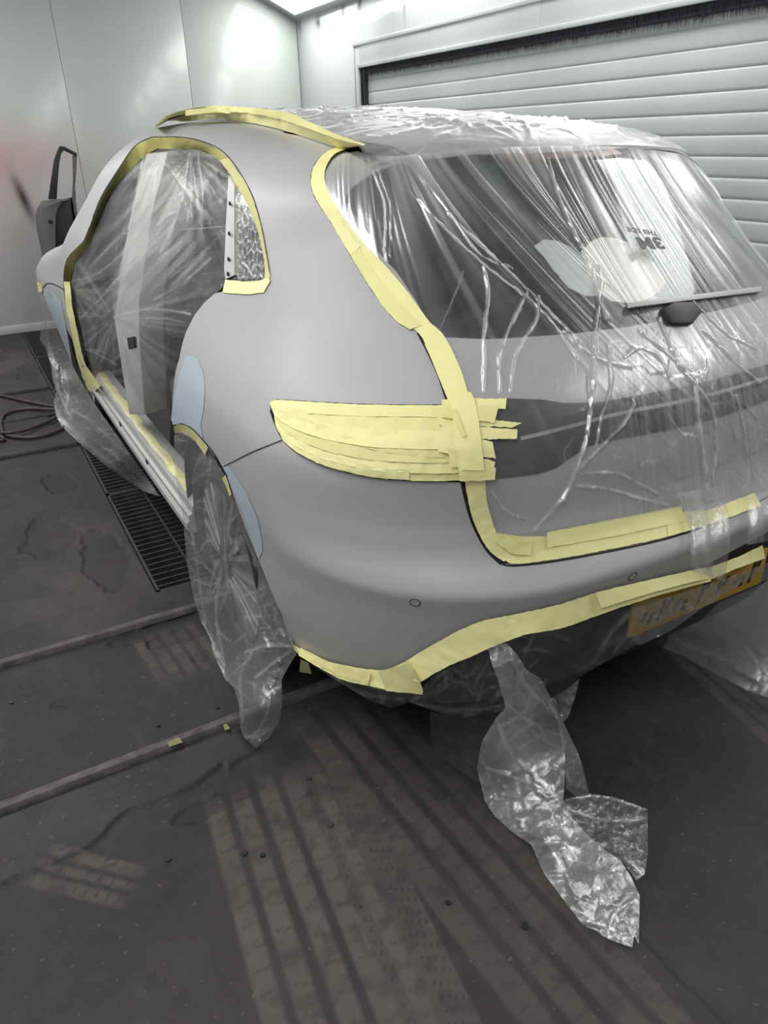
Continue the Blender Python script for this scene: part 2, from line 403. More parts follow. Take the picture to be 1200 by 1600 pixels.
# scattered pale scuffs
scf = np.clip((fbm(fx*14+3, fy*4, 41, 4)-.60)*6, 0, 1)*np.clip((fbm(fx*1.7, fy*1.7, 43, 3)-.45)*5, 0, 1); tone = np.maximum(tone, scf*.10)
worn = np.clip((fbm(fx*2.4, fy*2.4, 47, 5)-.50)*4, 0, 1)*(fy > .36)*(fx < -.9); tone = np.maximum(tone, worn*.28)
nx, ny = len(xs), len(ys); idx = np.arange(nx*ny).reshape(nx, ny)
Q = np.stack([idx[:-1, :-1], idx[1:, :-1], idx[1:, 1:], idx[:-1, 1:]], -1).reshape(-1, 4)
qc = np.stack([(xs[:-1]+xs[1:])[:, None].repeat(ny-1, 1)/2, (ys[:-1]+ys[1:])[None].repeat(nx-1, 0)/2], -1).reshape(-1, 2)
inpit = (qc[:, 0] > GX0) & (qc[:, 0] < GX1) & (qc[:, 1] > GY0) & (qc[:, 1] < GY1)
floor = structure(mesh('floor', np.stack([fx, fy, fz], 1), Q[~inpit], M['floor'], attrs={'tone': tone, 'wear': wear}))
pit = MB(); D = -.32
pit.add([(GX0, GY0, D), (GX1, GY0, D), (GX1, GY1, D), (GX0, GY1, D), (GX0, GY0, 0), (GX1, GY0, 0), (GX1, GY1, 0), (GX0, GY1, 0)],
        [(0, 1, 2, 3), (0, 4, 5, 1), (1, 5, 6, 2), (2, 6, 7, 3), (3, 7, 4, 0)])
mesh('grate_pit', pit.v, pit.f, M['pit'], floor, smooth=False)
# steel strips across the floor
def strip(n, y, x0, x1, w=.038, h=.022, skew=0.):
    b = MB(); b.add([(x0, y-w/2, 0), (x1, y-w/2+skew, 0), (x1, y+w/2+skew, 0), (x0, y+w/2, 0), (x0, y-w/2+.008, h), (x1, y-w/2+.008+skew, h), (x1, y+w/2-.004+skew, h), (x0, y+w/2-.004, h)],
        [(0, 3, 2, 1), (4, 5, 6, 7), (0, 1, 5, 4), (1, 2, 6, 5), (2, 3, 7, 6), (3, 0, 4, 7)])
    structure(b.build('trim_%d' % n, M['steel' if y < 1 else 'gratebar'], bevel=.002))
for k, (y, sk) in enumerate(((-.345, .03), (.355, .0), (2.46, 0), (3.82, -.02))): strip(k+1, y, XL+.01, -.62 if y < .5 else GX0-.004, skew=sk)
strip(5, 3.15, XL+.01, GX0-.004, w=.03, h=.012)
# floor grates
L0 = (GY1-GY0)/5; bar_me = None
for k in range(5):
    y0 = GY0+k*L0+.004; y1 = GY0+(k+1)*L0-.004; x0, x1 = GX0+.006, GX1-.006
    where = ['nearest, its end beside the rear wheel', 'second from the near end, beside the sill', 'third from the near end, under the film skirt',
             'fourth from the near end, beside the front wheel', 'farthest, at the foot of the far wall'][k]
    t = empty('floor_grate', ((x0+x1)/2, (y0+y1)/2, 0), 'black steel floor grate, '+where, 'grate', 'grates in a row along the car')
    f = MB(); w = .012; z0, z1 = -.035, -.002
    f.box((x0, y0, z0), (x0+w, y1, z1)).box((x1-w, y0, z0), (x1, y1, z1)).box((x0, y0, z0), (x1, y0+w, z1)).box((x0, y1-w, z0), (x1, y1, z1))
    f.build('frame', M['gratebar'], t)
    for dx in (.17, .34): MB().box((x0+dx, y0+w, z0), (x0+dx+.008, y1-w, z1)).build('divider', M['gratebar'], t)
    n = 21; yy = np.linspace(y0+.045, y1-.045, n)
    for y in yy:
        if bar_me is None:
            b = MB().box((x0+w, y-.0045, -.03), (x1-w, y+.0045, -.004)).build('bar', M['gratebar'], t); bar_me = b.data; bar_y = y; bar_loc = b.location.copy(); bl0 = t.location.copy()
        else:
            b = bpy.data.objects.new('bar', bar_me); b.location = (0, y-bar_y, 0); link(b, t)
# front wall of panels with seams, side wall round the roller door, left and back walls
PX = [XL, -1.33, -.205, .93, XR]
wf = structure(mesh('wall_front', [(XL, YF+.05, 0), (XR, YF+.05, 0), (XR, YF+.05, ZC), (XL, YF+.05, ZC)], [(0, 1, 2, 3)], M['frame'], smooth=False))
for a, b in zip(PX[:-1], PX[1:]):
    MB().box((a+.0015, YF, .0), (b-.0015, YF+.045, ZC)).build('wall_panel', M['wallf'], wf, bevel=.003)
structure(MB().box((XL, YF-.012, .0), (XR, YF-.001, .075)).build('baseboard_front', M['wallf'], bevel=.003))
DY0, DY1, DZ = -1.9, 4.635, 2.155                       # roller door opening
wr = structure(mesh('wall_right', [(XR+.06, YB, 0), (XR+.06, YF, 0), (XR+.06, YF, ZW), (XR+.06, YB, ZW)], [(0, 3, 2, 1)], M['frame'], smooth=False))
for a, b, z0, z1 in ((DY1, YF, 0, ZW), (2.2, DY1, DZ, ZW), (-.2, 2.2, DZ, ZW), (DY0, -.2, DZ, ZW), (-3.2, DY0, 0, ZW), (YB, -3.2, 0, ZW)):
    MB().box((XR, a+.001, z0), (XR+.05, b-.001, z1)).build('wall_panel', M['wallr'], wr, bevel=.003)
MB().box((XR-.012, DY0-.1, DZ+.17), (XR-.0005, DY1+.1, DZ+.20)).build('header_rib', M['frame'], wr, bevel=.004)
MB().box((XR-.008, DY1+.085, 0), (XR-.0005, DY1+.10, DZ+.2)).build('side_rib', M['frame'], wr, bevel=.003)
d1 = structure(MB().box((XR-.02, DY1-.004, 0), (XR+.04, DY1+.03, DZ+.03)).box((XR-.02, DY0, DZ), (XR+.04, DY1, DZ+.03)).build('door_1', M['frame'], bevel=.004))
MB().box((XR+.0, DY1-.075, 0), (XR+.05, DY1-.055, DZ)).box((XR+.0, DY1-.03, 0), (XR+.05, DY1-.006, DZ)).box((XR+.04, DY1-.075, 0), (XR+.05, DY1-.006, DZ)).build('guide_channel', M['trim'], d1)
pit_ = .0975; n = 13; prof = [(XR+.045-.006*max(0,math.sin(PI*k/n))**.3, pit_*k/n) for k in range(n+1)]
prof = [(XR+.048, 0)]+prof+[(XR+.048, pit_)]
sv = [(x, y, z+.0015*(1 if 0 < i else 0)) for y in (DY0, DY1-.06) for i, (x, z) in enumerate(prof)]; m_ = len(prof)
slat_me = None
for k in range(22):
    if slat_me is None:
        s_ = mesh('slat', sv, [(i, i+1, m_+i+1, m_+i) for i in range(m_-1)], M['slat'], d1); slat_me = s_.data
    else: s_ = bpy.data.objects.new('slat', slat_me); link(s_, d1)
    s_.location.z += .012+k*pit_
# brush seal hanging under the lintel: bristles, past counting
bv, bf = [], []
for k in range(5200):
    y = rng.uniform(DY0, DY1-.01); z1 = DZ+.004; l = rng.uniform(.055, .105); x = XR+rng.uniform(.0, .02); dx, dy = rng.normal(0, .006), rng.normal(0, .014); w = .0022
    i = len(bv); bv += [(x, y-w, z1), (x, y+w, z1), (x+dx, y+dy, z1-l)]; bf.append((i, i+1, i+2))
tag(mesh('brush_seal', bv, np.array(bf), M['bristle'], d1, smooth=False), kind='stuff')
MB().box((XR+.003, DY0, DZ-.045), (XR+.02, DY1-.01, DZ)).build('brush_holder', M['bristle'], d1)
structure(MB().box((XL-.06, YB, 0), (XL, YF, ZW)).build('wall_left', M['wallr']))
structure(MB().box((XL, YB-.06, 0), (XR, YB, ZC)).build('wall_back', M['wallr']))
c_ = MB(); c_.box((-XS-.25, YB, ZC), (XS, YF, ZC+.05)); structure(c_.build('ceiling', M['ceil']))
# sloped lamp panels along both sides, each with a run of tube fittings
sl = (ZC-ZW)/(XR-XS)
def slope(side, num):
    xw, xi = (XR, XS) if side > 0 else (XL, -XS-.25)
    o = structure(mesh('trim_%d' % num, [(xw, YB, ZW), (xw, YF, ZW), (xi, YF, ZC), (xi, YB, ZC)], [(0, 1, 2, 3)], M['ceil'], smooth=False))
    u = Vector((xi-xw, 0, ZC-ZW)); Ls = u.length; u.normalize(); nrm = Vector((-side*abs(u.z), 0, -abs(u.x)))
    y1 = YF-.16; k = 0
    names = ['at the far end of the right slope, its corner in view', 'second along the right slope', 'third along the right slope', 'fourth along the right slope', 'fifth along the right slope'] if side > 0 else \
            ['at the far end of the left slope', 'second along the left slope', 'third along the left slope', 'fourth along the left slope', 'fifth along the left slope']
    while y1-1.45 > YB and k < 5:
        y0 = y1-1.5
        t = empty('ceiling_light', (xw, (y0+y1)/2, ZW), 'white light box '+names[k], 'ceiling light', 'booth light boxes')
        b0, b1 = .085, Ls-.06
        def P(s, y, h): q = Vector((xw, y, ZW))+u*s+nrm*h; return tuple(q)
        dv = [P(b0, y0, .006), P(b0, y1, .006), P(b1, y1, .006), P(b1, y0, .006)]
        mesh('diffuser', dv, [(0, 1, 2, 3)], M['tube'], t, smooth=False)
        fr = MB()
        for (s0, s1, ya, yb) in ((b0-.02, b0, y0-.02, y1+.02), (b1, b1+.02, y0-.02, y1+.02), (b0, b1, y0-.02, y0), (b0, b1, y1, y1+.02)):
            fr.add([P(s0, ya, .001), P(s1, ya, .001), P(s1, yb, .001), P(s0, yb, .001), P(s0, ya, .014), P(s1, ya, .014), P(s1, yb, .014), P(s0, yb, .014)], [(0,3,2,1),(4,5,6,7),(0,1,5,4),(1,2,6,5),(2,3,7,6),(3,0,4,7)])
        fr.build('frame', M['frame'], t)
        la = bpy.data.lights.new('tube_lamp', 'AREA'); la.shape = 'RECTANGLE'; la.size = y1-y0-.05; la.size_y = b1-b0-.04; la.energy = LAMP_W*(1.25 if k == 4 else 1); la.color = LAMP_COL
        lo = bpy.data.objects.new('tube_lamp', la); COL.objects.link(lo)
        z_ = -nrm; y_ = u; x_ = y_.cross(z_)
        c = Vector(P((b0+b1)/2, (y0+y1)/2, .02))
        lo.matrix_world = Matrix(((x_.x, y_.x, z_.x, c.x), (x_.y, y_.y, z_.y, c.y), (x_.z, y_.z, z_.z, c.z), (0, 0, 0, 1)))
        y1 = y0-.35; k += 1
slope(1, 6); slope(-1, 7)
# ------------------------------------------------------------------ the car's skin as one implicit surface
def table(pts,lo,hi,sm,n=3000):
    p=np.array(pts,float);x=np.linspace(lo,hi,n);y=np.interp(x,p[:,0],p[:,1])
    k=max(3,int(sm/(hi-lo)*n));ker=np.hanning(k+2)[1:-1];ker/=ker.sum()
    pad=k//2+1
    ye=np.concatenate([y[0]+(y[1]-y[0])*np.arange(-pad,0),y,y[-1]+(y[-1]-y[-2])*np.arange(1,pad+1)])
    ys=np.convolve(ye,ker,'same')[pad:-pad]
    return x,ys
WZ=table([(.1,.84),(.25,.885),(.35,.91),(.5,.935),(.65,.947),(.8,.957),(.9,.957),(1.0,.945),(1.08,.92),(1.15,.885),(1.2,.86),(1.3,.81),(1.4,.765),(1.5,.715),(1.6,.655),(1.7,.58),(1.9,.4)],0,2,.10)
YR=table([(.1,-.86),(.2,-.92),(.30,-.98),(.4,-1.03),(.5,-1.055),(.58,-1.075),(.66,-1.095),(.722,-1.112),(.742,-1.098),(.77,-1.07),(.80,-1.05),(.86,-1.035),(.95,-1.03),(1.05,-1.015),(1.12,-.98),(1.18,-.93),(1.25,-.86),(1.55,-.50),(1.7,-.32),(2,.1)],0,2,.03)
ZR=table([(-1.3,1.40),(-.62,1.585),(-.4,1.605),(0,1.645),(.5,1.68),(1.0,1.70),(1.4,1.71),(1.7,1.65),(2.0,1.46),(2.3,1.22),(2.45,1.14),(2.8,1.08),(3.1,1.03),(3.4,.95),(3.6,.85),(3.8,.7),(4.2,.2)],-1.5,4.5,.25)
KR=table([(0,.5),(.9,.5),(1.08,.42),(1.25,.46),(1.38,.42),(1.5,.22),(1.56,.14),(2,.14)],0,2,.1)
def I(t,v): return np.interp(v,t[0],t[1])
def smax(a,b,k):
    h=np.clip(k-np.abs(a-b),0,None)/k
    return np.maximum(a,b)+h*h*k*.25
def g(P,YRT=YR):
    x=np.abs(P[...,0]);y=P[...,1];z=P[...,2]
    gh=np.clip((z-.95)/.3,0,1);gh=gh*gh*(3-2*gh)
    q=np.clip(.4-y,0,2); f=np.clip(y-2.0,0,3)
    e=np.clip((1.5-y)/1.9,0,1);e=e*e*(3-2*e)
    lo=np.clip((1.0-z)/.35,0,1)
    W=I(WZ,z)+.06*gh*(1-e)-(.02+.025*lo+.075*gh)*q*q-.06*np.clip(y-3.1,0,3)**2
    ff=np.clip((y-2.1)/.8,0,1);ff=ff*ff*(3-2*ff)
    W=W+.045*ff*np.exp(-((z-.85)/.3)**2)
    side=x-W
    c=.10+.12*np.clip((z-1.0)/.5,0,1)
    rear=I(YRT,z)+c*x*x-y
    roof=z-(I(ZR,y)-.13*x*x*np.clip((2.4-y)/.5,-.1,1))
    a=smax(side,rear,I(KR,z))
    return smax(a,roof,.11)
def march(px, level=0., it=90):
    px = np.atleast_2d(np.asarray(px, float)); d = rays(px); level = np.broadcast_to(np.asarray(level, float), (len(d),))
    t = np.full(len(d), .3); best = np.full(len(d), 9.); bt = t.copy()
    for i in range(it):
        v = g(CP+d*t[:, None])-level
        m = v < best; best[m] = v[m]; bt[m] = t[m]
        t = np.where(v > 1e-5, t+np.clip(v*.75, 1e-5, .5), t+v*.5); t = np.minimum(t, 9)
    ok = best < 2e-3
    tt = np.where(ok, t, bt)
    return CP+d*tt[:, None], ok, tt
def grad(P, e=2e-3):
    P = np.asarray(P, float); n = np.stack([g(P+np.eye(3)[i]*e)-g(P-np.eye(3)[i]*e) for i in range(3)], -1)
    return n/np.maximum(np.linalg.norm(n, axis=-1), 1e-9)[..., None]
ZA, UK = .8, .9; UC = -UK*PI/2                      # side parameters: u along the flank then round the tail, e elevation
def to_uv(P):
    P = np.atleast_2d(np.asarray(P, float)); f = P[:, 1] > .3
    a = np.arctan2(.3-P[:, 1], -P[:, 0]); u = np.where(f, P[:, 1]-.3, -UK*a); r = np.where(f, np.abs(P[:, 0]), np.hypot(P[:, 0], .3-P[:, 1]))
    return np.stack([u, np.arctan2(P[:, 2]-ZA, r)], 1)
def from_uv(uv, level=0.):
    uv = np.atleast_2d(np.asarray(uv, float)); u, e = uv[:, 0], uv[:, 1]; f = u > 0; a = np.where(f, 0, -u/UK)
    A = np.stack([0*u, np.where(f, .3+u, .3), 0*u+ZA], 1); d = np.stack([-np.cos(a)*np.cos(e), -np.sin(a)*np.cos(e), np.sin(e)], 1)
    lo = np.full(len(u), .05); hi = np.full(len(u), 2.6)
    tt = np.linspace(.05, 2.6, 52); found = np.zeros(len(u), bool)
    for k in range(1, len(tt)):
        v = g(A+d*tt[k])-level; m = (v > 0) & ~found; lo[m] = tt[k-1]; hi[m] = tt[k]; found |= m
    for k in range(26):
        mid = (lo+hi)/2; v = g(A+d*mid[:, None])-level; up = v > 0; hi = np.where(up, mid, hi); lo = np.where(up, lo, mid)
    return A+d*lo[:, None]
def px_uv(px): return to_uv(march(px)[0])
def cdt(poly, holes, step, mx=(1, 1)):
    """triangulate a polygon with holes, with an even inner lattice"""
    poly = np.asarray(poly, float); sc = np.array(mx); loops = [poly/sc]+[np.asarray(h, float)/sc for h in holes]
    dens = []
    for l in loops:
        out = []
        for a, b in zip(l, np.roll(l, -1, 0)):
            k = max(1, int(np.ceil(np.linalg.norm(b-a)/step))); out += [a+(b-a)*i/k for i in range(k)]
        dens.append(np.array(out))
    lo, hi = dens[0].min(0), dens[0].max(0); gx = np.arange(lo[0], hi[0], step); gy = np.arange(lo[1], hi[1], step*.87)
    X, Y = np.meshgrid(gx, gy); X = X+((np.arange(len(gy)) % 2)*step/2)[:, None]; G = np.stack([X.ravel(), Y.ravel()], 1)
    k = inpoly(G, dens[0])
    for h in dens[1:]: k &= ~inpoly(G, h)
    G = G[k]
    if len(G):
        bd = np.vstack(dens); keep = np.ones(len(G), bool)
        for i in range(0, len(G), 4000):
            dd = np.min(((G[i:i+4000, None]-bd[None])**2).sum(-1), 1); keep[i:i+4000] = dd > (step*.45)**2
        G = G[keep]
    V = np.vstack(dens+[G]); E_ = []; s0 = 0
    for l in dens: E_ += [(s0+i, s0+(i+1) % len(l)) for i in range(len(l))]; s0 += len(l)
    res = delaunay_2d_cdt([Vector(v) for v in V], E_, [], 0, 1e-7)
    v2 = np.array([tuple(v) for v in res[0]]); tri = np.array([f for f in res[2] if len(f) == 3])
    c = v2[tri].mean(1); k = inpoly(c, dens[0])
    for h in dens[1:]: k &= ~inpoly(c, h)
    return v2*sc, tri[k]
def skirt(V, T, N, depth):
    """close the rim of an open panel inwards so that it has an edge"""
    e = {}
    for t in T:
        for a, b in ((t[0], t[1]), (t[1], t[2]), (t[2], t[0])): e[(a, b)] = 1
    rim = [(a, b) for (a, b) in e if (b, a) not in e]
    vs = sorted({v for ab in rim for v in ab}); off = {v: len(V)+2*i for i, v in enumerate(vs)}
    n = len(vs); V2 = []; N2 = []
    for v in vs:
        V2 += [V[v], V[v]-N[v]*depth]; N2 += [N[v]*0, N[v]*0]
    for a, b in rim:
        pa, pb = V[a], V[b]; fn = np.cross(pb-pa, N[a]); l = np.linalg.norm(fn)
        fn = fn/l if l > 1e-9 else N[a]
        for v in (a, b):
            i = off[v]-len(V); N2[i] = N2[i]+fn; N2[i+1] = N2[i+1]+fn
    N2 = [q/max(np.linalg.norm(q), 1e-9) for q in N2]
    F2 = []
    for a, b in rim: F2 += [(b, a, off[a]), (off[a], off[a]+1, b), (b, off[a]+1, off[b]+1), (b, off[b]+1, off[b])]
    F2 = [( off[b] if x == b else x, off[b] if y == b else y, off[b] if z == b else z) for (a, b) in rim for (x, y, z) in ((b, off[a], off[a]+1), (b, off[a]+1, off[b]+1))]
    return np.vstack([V, np.array(V2)]), np.vstack([T, np.array(F2)]), np.vstack([N, np.array(N2)])
def orient(V, T, N):
    fn = np.cross(V[T[:, 1]]-V[T[:, 0]], V[T[:, 2]]-V[T[:, 0]]); s = (fn*N[T[:, 0]]).sum(1) < 0
    T = T.copy(); T[s] = T[s][:, [0, 2, 1]]; return T
def panel(name, poly, m, parent, holes=(), level=0., step=.03, depth=.014, mirror=False, sym=False, **k):
    """a sheet of the car's skin cut along a polygon in (u, e)"""
    poly = np.asarray(poly, float)
    uv, T = cdt(poly, holes, step); V = from_uv(uv, level); N = grad(V); T = orient(V, T, N)
    if depth: V, T, N = skirt(V, T, N, depth)
    o = mesh(name, V, T, m, parent, True, N, **k)
    if mirror:
        q = np.array([-1, 1, 1.]); o2 = mesh(name, V*q, T[:, ::-1].copy(), m, parent, True, N*q, **k); return o, o2
    return o
def both(poly):          # left half polygon to the centre line -> whole, mirrored about UC
    p = np.asarray(poly, float); q = p[::-1].copy(); q[:, 0] = 2*UC-q[:, 0]; return np.vstack([p, q])
def ladder(A, B, na, nb, la, lb=None, smoothA=True, jit=0):
    """grid of pixels between two traced edges, laid on level sets of the skin"""
    a = resample(A, na, smoothA); b = resample(B, na, smoothA); w = np.linspace(0, 1, nb)
    if jit: 
        a = a+rng.normal(0, jit, a.shape); b = b+rng.normal(0, jit, b.shape)
    px = a[:, None]*(1-w)[None, :, None]+b[:, None]*w[None, :, None]
    la = np.broadcast_to(np.asarray(la, float), (na,)); lb = la if lb is None else np.broadcast_to(np.asarray(lb, float), (na,))
    lev = la[:, None]*(1-w)[None]+lb[:, None]*w[None]
    return px.reshape(-1, 2), lev.ravel()
def gridf(na, nb):
    i = np.arange(na*nb).reshape(na, nb); return np.stack([i[:-1, :-1], i[1:, :-1], i[1:, 1:], i[:-1, 1:]], -1).reshape(-1, 4)
def facecam(V, Q):
    c = V[Q].mean(1); n = np.cross(V[Q[:, 1]]-V[Q[:, 0]], V[Q[:, 2]]-V[Q[:, 0]]); s = (n*(CP-c)).sum(1).sum() < 0
    return Q[:, ::-1].copy() if s else Q
_seed = [100]
def tape(A, B, parent, la=.002, lb=None, nb=5, per=5., crinkle=.0012, m='tape', lay=None, smoothA=True, jit=.25, name='tape_strip', pull=None):
    L = np.linalg.norm(np.diff(np.array(A, float), axis=0), axis=1).sum(); na = max(4, int(L/per)); _seed[0] += 1
    px, lev = ladder(A, B, na, nb, la, lb, smoothA, jit)
    if np.ndim(la): pass
    n_ = fbm(px[:, 0]/9, px[:, 1]/9, _seed[0], 3)-.5; lev = lev+n_*crinkle*2+crinkle*.8
    V, ok, t = march(px, lev)
    T = t.reshape(na, nb)
    if pull is not None: T = T-np.linspace(pull[0], pull[1], nb)[None]
    if pull or not ok.all():
        for _ in range(3): T[1:-1] = np.where(ok.reshape(na, nb)[1:-1], T[1:-1], (T[:-2]+T[2:])/2)
        V = CP+rays(px)*T.ravel()[:, None]
    ly = (rng.random() if lay is None else lay)*np.ones(len(V)); ly = np.clip(ly+.5*(fbm(px[:, 0]/22, px[:, 1]/22, _seed[0]+9, 2)-.5), 0, 1)
    Q = facecam(V, gridf(na, nb))
    return mesh(name, V, Q, M[m], parent, True, attrs={'lay': ly})
# ------------------------------------------------------------------ traced outlines (photograph pixels, 1200 x 1600)
DOOR = [(250,215),(235,216),(210,230),(185,265),(160,305),(145,340),(131,375),(120,387),(106,402),(100,420),(99,440),(103,480),(109,508),(118,552),(125,576),(134,600),(142,612)]
DOORR = [(266,738),(267,700),(267,656),(269,636),(280,560),(290,520),(304,492),(320,472),(336,458),(348,456),(385,459),(412,456),(421,440),(421,425),(415,390),(407,350),(395,310),(380,280),(360,250),(340,232),(310,220),(280,215)]
GATE_L = [(569,226),(525,230),(497,250),(486,275),(491,306),(519,350),(537,381),(575,444),(612,494),(653,519),(669,550),(700,625)]
GATE_IN = [(544,231),(519,244),(507,275),(519,312),(544,350),(575,387),(606,419),(637,456),(669,500),(694,525),(719,575),(734,622)]
LAMP_TOP = [(422,634),(426,628),(434,625),(505,629),(567,632),(630,633),(699,633)]
LAMP_LOW = [(422,641),(430,664),(442,687),(463,706),(505,727),(547,739),(588,747),(630,750),(672,752),(722,751)]
GATE_LOW = [(722,740),(726,760),(734,802),(747,835),(763,862),(786,880),(805,882),(867,875),(950,860),(1033,842),(1096,823)]
BUMP_LOW = [(453,997),(463,1010),(505,1031),(547,1041),(588,1047),(605,1047),(630,1035),(672,1010),(713,987),(755,970),(804,960),(867,946),(950,921),(1033,902),(1105,884)]
ARCH = [(283,662),(297,668),(310,680),(335,710),(355,745),(385,830),(410,890),(440,960),(456,1000)]
GAP = [(442,687),(395,706),(349,729)]
LIP = [(575,262),(620,251),(700,241),(760,235),(820,232),(880,230),(950,231),(1000,234),(1040,239),(1075,249)]

ROOT = Vector((0, .9, 0))
car = empty('car', ROOT, 'grey primed estate car masked with yellow tape and clear film in the spray booth', 'car')

def yz(*pts): return to_uv([(-.93, y, z) for y, z in pts])
def xyzuv(*pts): return to_uv(pts)
arch_r = yz((.19,.80),(.32,.71),(.41,.60),(.455,.47),(.47,.33))
arch_f = yz((2.43,.30),(2.435,.47),(2.50,.62),(2.62,.74),(2.78,.81),(2.92,.825),(3.07,.80),(3.2,.72),(3.3,.58),(3.33,.40),(3.32,.30))
top_f = xyzuv((-.8,3.62,.45),(-.8,3.60,.8),(-.80,3.45,.92),(-.78,3.1,1.03),(-.78,2.7,1.09),(-.76,2.45,1.14),(-.74,2.25,1.24),(-.70,2.0,1.42),(-.63,1.75,1.60),(-.58,1.5,1.68))
roof_low = [(243,196),(290,188),(330,184),(380,188),(430,198),(480,213),(530,229)]
side = np.vstack([px_uv(roof_low), px_uv(GATE_L[2:]), px_uv(LAMP_TOP[::-1]), px_uv(LAMP_LOW[:3]), px_uv(GAP[1:]), px_uv(ARCH[:5][::-1]), px_uv([(275,664)]), px_uv(DOORR[2:]), px_uv(DOOR[:-2]), arch_f[1:], top_f])
panel('body_side', side, M['primer'], car, step=.028, depth=.006, mirror=True)
bump_half = np.vstack([[[UC, px_uv([(1096,887)])[0][1]]], px_uv(BUMP_LOW[::-1][1:]), px_uv(ARCH[4:-1][::-1]), px_uv([(349,729),(395,706.8)]),
    px_uv(LAMP_LOW[2:-1]), px_uv([(722,754)]), px_uv(GATE_LOW[1:-1]), [[UC, px_uv([(1092,826)])[0][1]]]])
bumper = panel('rear_bumper', both(bump_half), M['primer'], car, step=.024, depth=.02)
gate_half = np.vstack([px_uv([(560,229)]), px_uv(GATE_L[1:]+np.array([(3,0)])), px_uv([(703,640),(724,735)]), px_uv(np.array(GATE_LOW[1:-1])+np.array([(3,-3)])), [[0,0]]])
_e = px_uv([(1096,820)])[0][1]; gate_half = np.vstack([gate_half[:-1], [[UC, _e]]])
lip_uv = px_uv([(575,256),(620,245),(700,235),(820,226)])
gate_half = np.vstack([[[UC, lip_uv[3][1]]], lip_uv[::-1][1:], gate_half[1:]])
win_half = np.vstack([[[UC, px_uv([(830,238)])[0][1]]], px_uv([(740,240),(669,248),(619,256),(580,272),(548,294),(535,319),(548,345),(575,375),(620,425),(650,470),(675,515),(690,527),(762,530),(887,522)]), [[UC, px_uv([(1040,500)])[0][1]]]])
tailgate = panel('tailgate', both(gate_half), M['primer'], car, [both(win_half)], step=.024, depth=.02)
panel('rear_window', both(win_half), M['glass'], tailgate, level=-.004, step=.03, depth=0)
bar_half = np.vstack([[[UC, px_uv([(1090,661)])[0][1]]], px_uv([(1033,673),(950,688),(917,697),(887,717),(867,731),(837,740),(775,747),(726,749),(706,628),(792,622),(846,624),(879,629),(929,629),(992,618),(1040,609)]), [[UC, px_uv([(1075,603)])[0][1]]]])
panel('light_bar', both(bar_half), M['lampbar'], tailgate, level=.004, step=.022, depth=.008)
st_half = np.vstack([[[UC, px_uv([(1090,623)])[0][1]]], px_uv([(1075,627),(992,643),(950,652),(875,672),(812,687),(812,681),(875,666),(950,646),(992,637),(1075,621)]), [[UC, px_uv([(1090,617)])[0][1]]]])
panel('chrome_strip', both(st_half), M['chrome'], tailgate, level=.0065, step=.02, depth=.004)
lens_half = np.vstack([[[UC, px_uv([(1090,655)])[0][1]]], px_uv([(1033,667),(950,681),(915,688),(915,668),(950,660),(992,651),(1040,641)]), [[UC, px_uv([(1090,631)])[0][1]]]])
panel('lamp_lens', both(lens_half), M['gloss'], tailgate, level=.006, step=.02, depth=.003)
hb = np.vstack([[[UC, px_uv([(835,249)])[0][1]]], px_uv([(780,250),(780,242)]), [[UC, px_uv([(835,241)])[0][1]]]]); panel('high_brake_lamp', both(hb), M['red'], tailgate, level=.003, step=.02, depth=.004)
for n_, poly in (('tail_lamp', LAMP_TOP+[(704,640),(722,748)]+LAMP_LOW[::-1][1:]),):
    panel(n_, px_uv(poly), M['lampbar'], car, level=-.003, step=.022, mirror=True)
# lower black apron
ap_low = xyzuv((-.80,-.72,.36),(-.72,-.82,.33),(-.60,-.88,.33),(-.45,-.93,.35),(-.2,-.97,.37)); 
ap_half = np.vstack([[[UC, px_uv([(1096,891)])[0][1]]], px_uv(np.array(BUMP_LOW[::-1][1:])+np.array([(0,2)])), ap_low, [[UC, ap_low[-1][1]]]])
apron = panel('lower_apron', both(ap_half), M['trim'], car, level=-.004, step=.03)
# dark lining behind the panels
lin_poly = np.vstack([px_uv(roof_low), px_uv([(560,229)]), lip_uv[1:3]])
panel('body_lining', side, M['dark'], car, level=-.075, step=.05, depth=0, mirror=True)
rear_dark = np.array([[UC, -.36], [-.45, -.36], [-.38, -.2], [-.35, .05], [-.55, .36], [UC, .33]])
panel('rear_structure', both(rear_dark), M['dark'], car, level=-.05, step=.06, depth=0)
door_uv = np.vstack([px_uv(DOOR[:-1]), yz((2.2,.42),(1.2,.42),(.48,.42)), px_uv(DOORR[2:])])
# right side keeps its doors: closed panel below, tinted glass above
def clip(poly, lim, below):
    out = []
    for a, b in zip(poly, np.roll(poly, -1, 0)):
        ia, ib = (a[1] <= lim) == below, (b[1] <= lim) == below
        if ia: out.append(a)
        if ia != ib: out.append(a+(b-a)*(lim-a[1])/(b[1]-a[1]))
    return np.array(out)
for nm, q, m_, lv in (('right_door', clip(door_uv, .30, True), 'primer', -.004), ('right_door_glass', clip(door_uv, .305, False), 'sideglass', -.02)):
    o_ = panel(nm, q, M[m_], car, level=lv, step=.05, depth=.0, mirror=True); bpy.data.objects.remove(o_[0])
